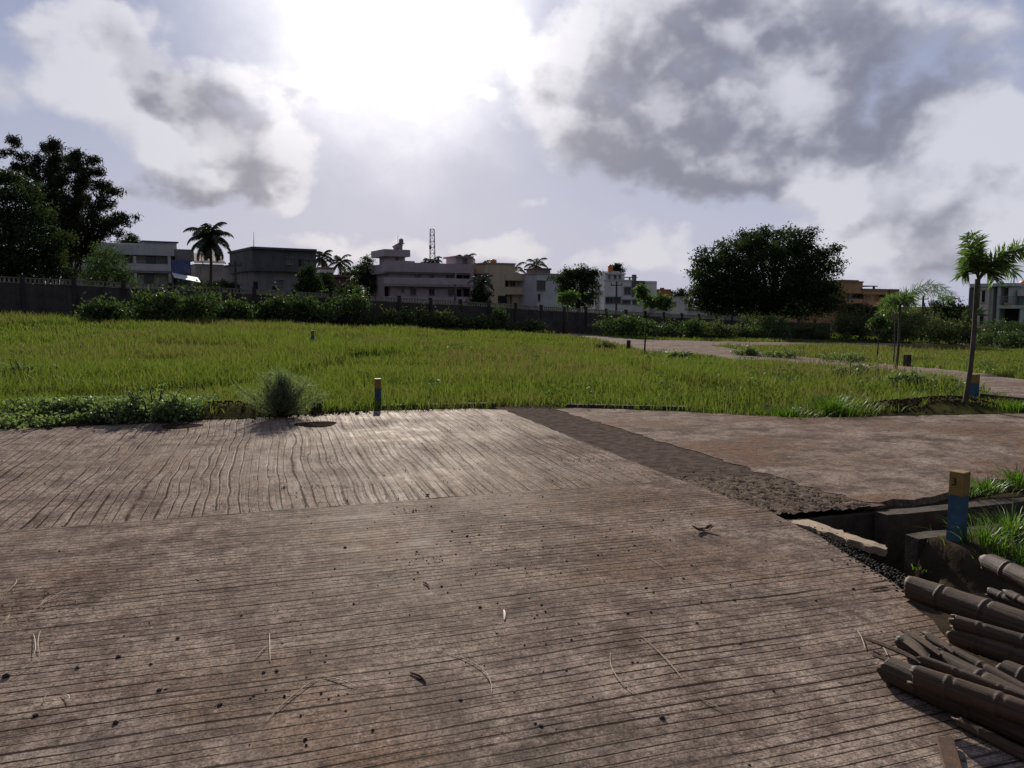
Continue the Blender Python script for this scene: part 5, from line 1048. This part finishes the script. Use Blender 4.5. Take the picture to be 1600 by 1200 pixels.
lg('thin bamboo strip along the upper side of the grey split bamboo', (1440, 1030), .15, (1700, 1130), .14, .018, .024, nodes=3, hollow=False)
lg('frayed brown bamboo pole in the middle of the pile with ragged end', (1412, 1003), .06, (1700, 1150), .045, .044, .05, nodes=3)
lg('pale tan slat resting between the frayed pole and the far poles', (1450, 998), .085, (1640, 1100), .06, .028, .024, nodes=3, split=True)
lg('slim grey bamboo pole in front of the thick brown one', (1492, 972), .115, (1720, 1040), .11, .033, .037, nodes=3)
lg('dark bamboo pole with torn bark under the slim grey one', (1490, 993), .05, (1700, 1065), .05, .045, .05, nodes=3)
lg('stout dark bamboo pole at the right frame edge behind the frayed pole', (1568, 1050), .05, (1720, 1110), .05, .052, .056, nodes=3)
lg('grey bamboo pole at the top right of the pile beside the grass', (1546, 880), .05, (1700, 950), .05, .06, .062, nodes=3)
lg('short grey bamboo stick behind the thick brown pole', (1548, 925), .03, (1660, 972), .03, .026, .03, nodes=3)
lg('thin grey bamboo stick right of the short one behind the thick brown pole', (1576, 928), .06, (1690, 985), .05, .024, .026, nodes=3)
lg('long low bamboo pole along the underside of the frontmost pole', (1500, 1128), .02, (1720, 1240), .02, .02, .022, nodes=3)
# ragged splinters at the ends
def splinter(name, label, a, b, w, z=.006, cat='stick', mat='stick', lift=0., bend=.02, grp=None):
    A, B = at(*a, z), at(*b, z + lift); mid = A.lerp(B, .5) + Vector((bend, bend * .5, .006)); m = MB(); pts = [A * (1 - u) ** 2 + mid * 2 * u * (1 - u) + B * u * u for u in np.linspace(0, 1, 9)]; m.tube([p_ - A for p_ in pts], [w * (1 - .5 * abs(2 * u - 1) ** 2) for u in np.linspace(0, 1, 9)], 5); o = m.build(name, M[mat]); o.location = A; return tag(o, label, cat, grp)
splinter('bamboo_splinter', 'dark sharp bamboo splinter sticking out above the frontmost pole end', (1352, 998), (1440, 1035), .012, .03, lift=.04)
splinter('bamboo_splinter', 'short brown splinter just above the frontmost pole end', (1364, 1024), (1400, 1040), .011, .02, lift=.02)
splinter('bamboo_splinter', 'dark splinter beside the frayed pole end', (1438, 986), (1490, 1020), .014, .09, lift=.01)
splinter('bamboo_splinter', 'grey splinter of the frayed pole pointing left', (1398, 992), (1450, 1030), .02, .07, lift=.02)
splinter('bamboo_splinter', 'torn splinter on top of the frayed pole end', (1408, 984), (1470, 1024), .016, .1, lift=.01)
A = at(1490, 1200, .01)
m = MB(); m.box(0, .2, -.03, .03, 0, .012); o = m.build('bark_strip', M['wood'], bevel=.004); o.location = (A.x - .01, A.y - .02, .004); o.rotation_euler = (0, -.05, 1.2); tag(o, 'brown bark strip on the pavement at the bottom right below the pile', 'bark strip')
# torn bark chip
def chip(label, px, py, sz, mat='wood'):
    p = G(px, py); m = MB(); n = 9; vs = []; 
    for i in range(n):
        u = i / (n - 1) - .5
        for j in range(4):
            v = j / 3 - .5; vs.append((u * sz * (1 + .15 * random.random()), v * sz * .42 * (1 - 1.2 * u * u) + random.gauss(0, .004), .01 + abs(u) ** 2 * sz * .9 + .2 * sz * abs(v) + random.gauss(0, .002) - .012))
    fs = [(i * 4 + j, i * 4 + j + 1, i * 4 + 5 + j, i * 4 + 4 + j) for i in range(n - 1) for j in range(3)]; m.add(vs, fs); o = m.build('bark_chip', M[mat]); sd = o.modifiers.new('thickness', 'SOLIDIFY'); sd.thickness = .006; o.location = (p.x, p.y, .002); o.rotation_euler.z = .25; return tag(o, label, 'bark chip')
chip('curled dark bark chip lying alone on the pavement left of the drain mouth', 1098, 862, .135)
splinter('fallen_stick', 'short black stick lying on the pavement at the bottom centre', (641, 1051), (665, 1066), .007)
splinter('fallen_stick', 'tiny dark stick on the pavement left of the white peel', (661, 910), (670, 919), .006)
splinter('fallen_stick', 'thin dark stick near the thick brown bamboo end', (1358, 922), (1388, 918), .005)
splinter('white_peel', 'small white curved peel on the pavement in the centre', (787, 953), (788, 968), .006, mat='pale', cat='peel', bend=.006)
STR = [((697, 1020), (768, 1084), .12, 'long bent dry stalk at the bottom centre right of the black stick'), ((954, 1020), (1010, 1092), -.1, 'curved dry stalk right of centre bottom'), ((1000, 993), (1066, 1060), .02, 'straight dry stalk slanting beside the curved one'), ((1090, 1090), (1130, 1110), .0, 'short dry stalk below the slanting one'), ((421, 990), (422, 1032), .0, 'upright looking dry straw left of centre'), ((398, 1030), (420, 1006), .0, 'short dry straw leaning left of the upright looking straw'), ((415, 1128), (500, 1056), -.03, 'long dry stalk at the bottom left of centre'), ((1007, 868), (1040, 888), .0, 'faint dry stalk left of the curled bark chip'), ((1340, 985), (1352, 1014), .01, 'dry straw left of the bamboo splinters'), ((1372, 1005), (1388, 1028), .02, 'dry straw among the bamboo splinters'), ((500, 1056), (555, 1072), .02, 'dry stalk running right from the bottom left stalk')]
for a, b, bd, lab in STR: splinter('dry_stalk', lab, a, b, .0023, .004, 'dry stalk', 'straw', .004, bd, 'single dry stalks on the pavement')
STL = [((10, 925), (26, 905), 'dry straw at the left frame edge, uppermost'), ((30, 968), (110, 916), 'long dry straw of the left heap slanting up right'), ((62, 948), (80, 930), 'short dry straw above the left heap'), ((52, 990), (54, 1022), 'upright looking straw in the left heap'), ((0, 978), (14, 960), 'bent straw at the left frame edge, middle'), ((20, 1058), (64, 1024), 'lowest long straw of the left heap'), ((62, 1022), (63, 986), 'straw beside the upright looking one in the left heap'), ((70, 1097), (84, 1080), 'pale straw below the left heap'), ((96, 1084), (108, 1092), 'tiny straw right of the pale one below the left heap')]
for a, b, lab in STL: splinter('dry_straw', lab, a, b, .0022, .006, 'dry straw', 'straw', .01, random.uniform(-.03, .03), 'dry straw at the left frame edge')
# fine dry litter under the left straw
n = 500; g0 = G(40, 990); xs = g0.x + rng.normal(0, .22, n); ys = g0.y + rng.normal(0, .28, n); C = np.stack([xs, ys, np.full(n, .006)], 1); ax = unit(n); ax[:, 2] *= .1; V, F = leaf_quads(C, .06, .04, ax, .9); tag(np_mesh('dry_litter', V, F, M['stick']), 'fine dark dry grass litter at the left frame edge', 'litter', kind='stuff')
# damp earth pats on the middle pavement
for px, py, w, lab in ((283, 682, .26, 'flat round earth pat on the pavement below the leafy weeds'), (495, 679, .28, 'flat round earth pat on the pavement right of the feathery bush shadow')):
    p = G(px, py); m = MB(); m.lathe((0, 0, 0), [(w * 1.0, -.004), (w * .97, .002), (w * .8, .005), (w * .4, .006), (.02, .006)], 26); o = m.build('earth_pat', M['soil'], None, True)
    for v in o.data.vertices: f_ = 1 + .12 * math.sin(3 * math.atan2(v.co.y, v.co.x) + px); v.co.x *= f_; v.co.y *= f_ * .9
    o.location = (p.x, p.y, .0); tag(o, lab, 'earth pat')
# loose clods on the soil heaps
pts = []
for (mx, my, rx, ry, hh) in MOUNDS:
    for i in range(260): X = mx + random.gauss(0, rx * .6); Y_ = my + random.gauss(0, ry * .6); pts.append((X, Y_, max(float(hgt(X, Y_)), -.01)))
for i in range(300): s = random.uniform(-3.5, 1.4); n = 11.55 + random.gauss(0, .12) + .1 * (s > -2.2); X, Y_ = sn(s, n); pts.append((X, Y_, .0))
crumbs('soil_clods', 'dark clods on the soil heaps along the pavement edge', pts, .018, 'soil', 'clods', 8)
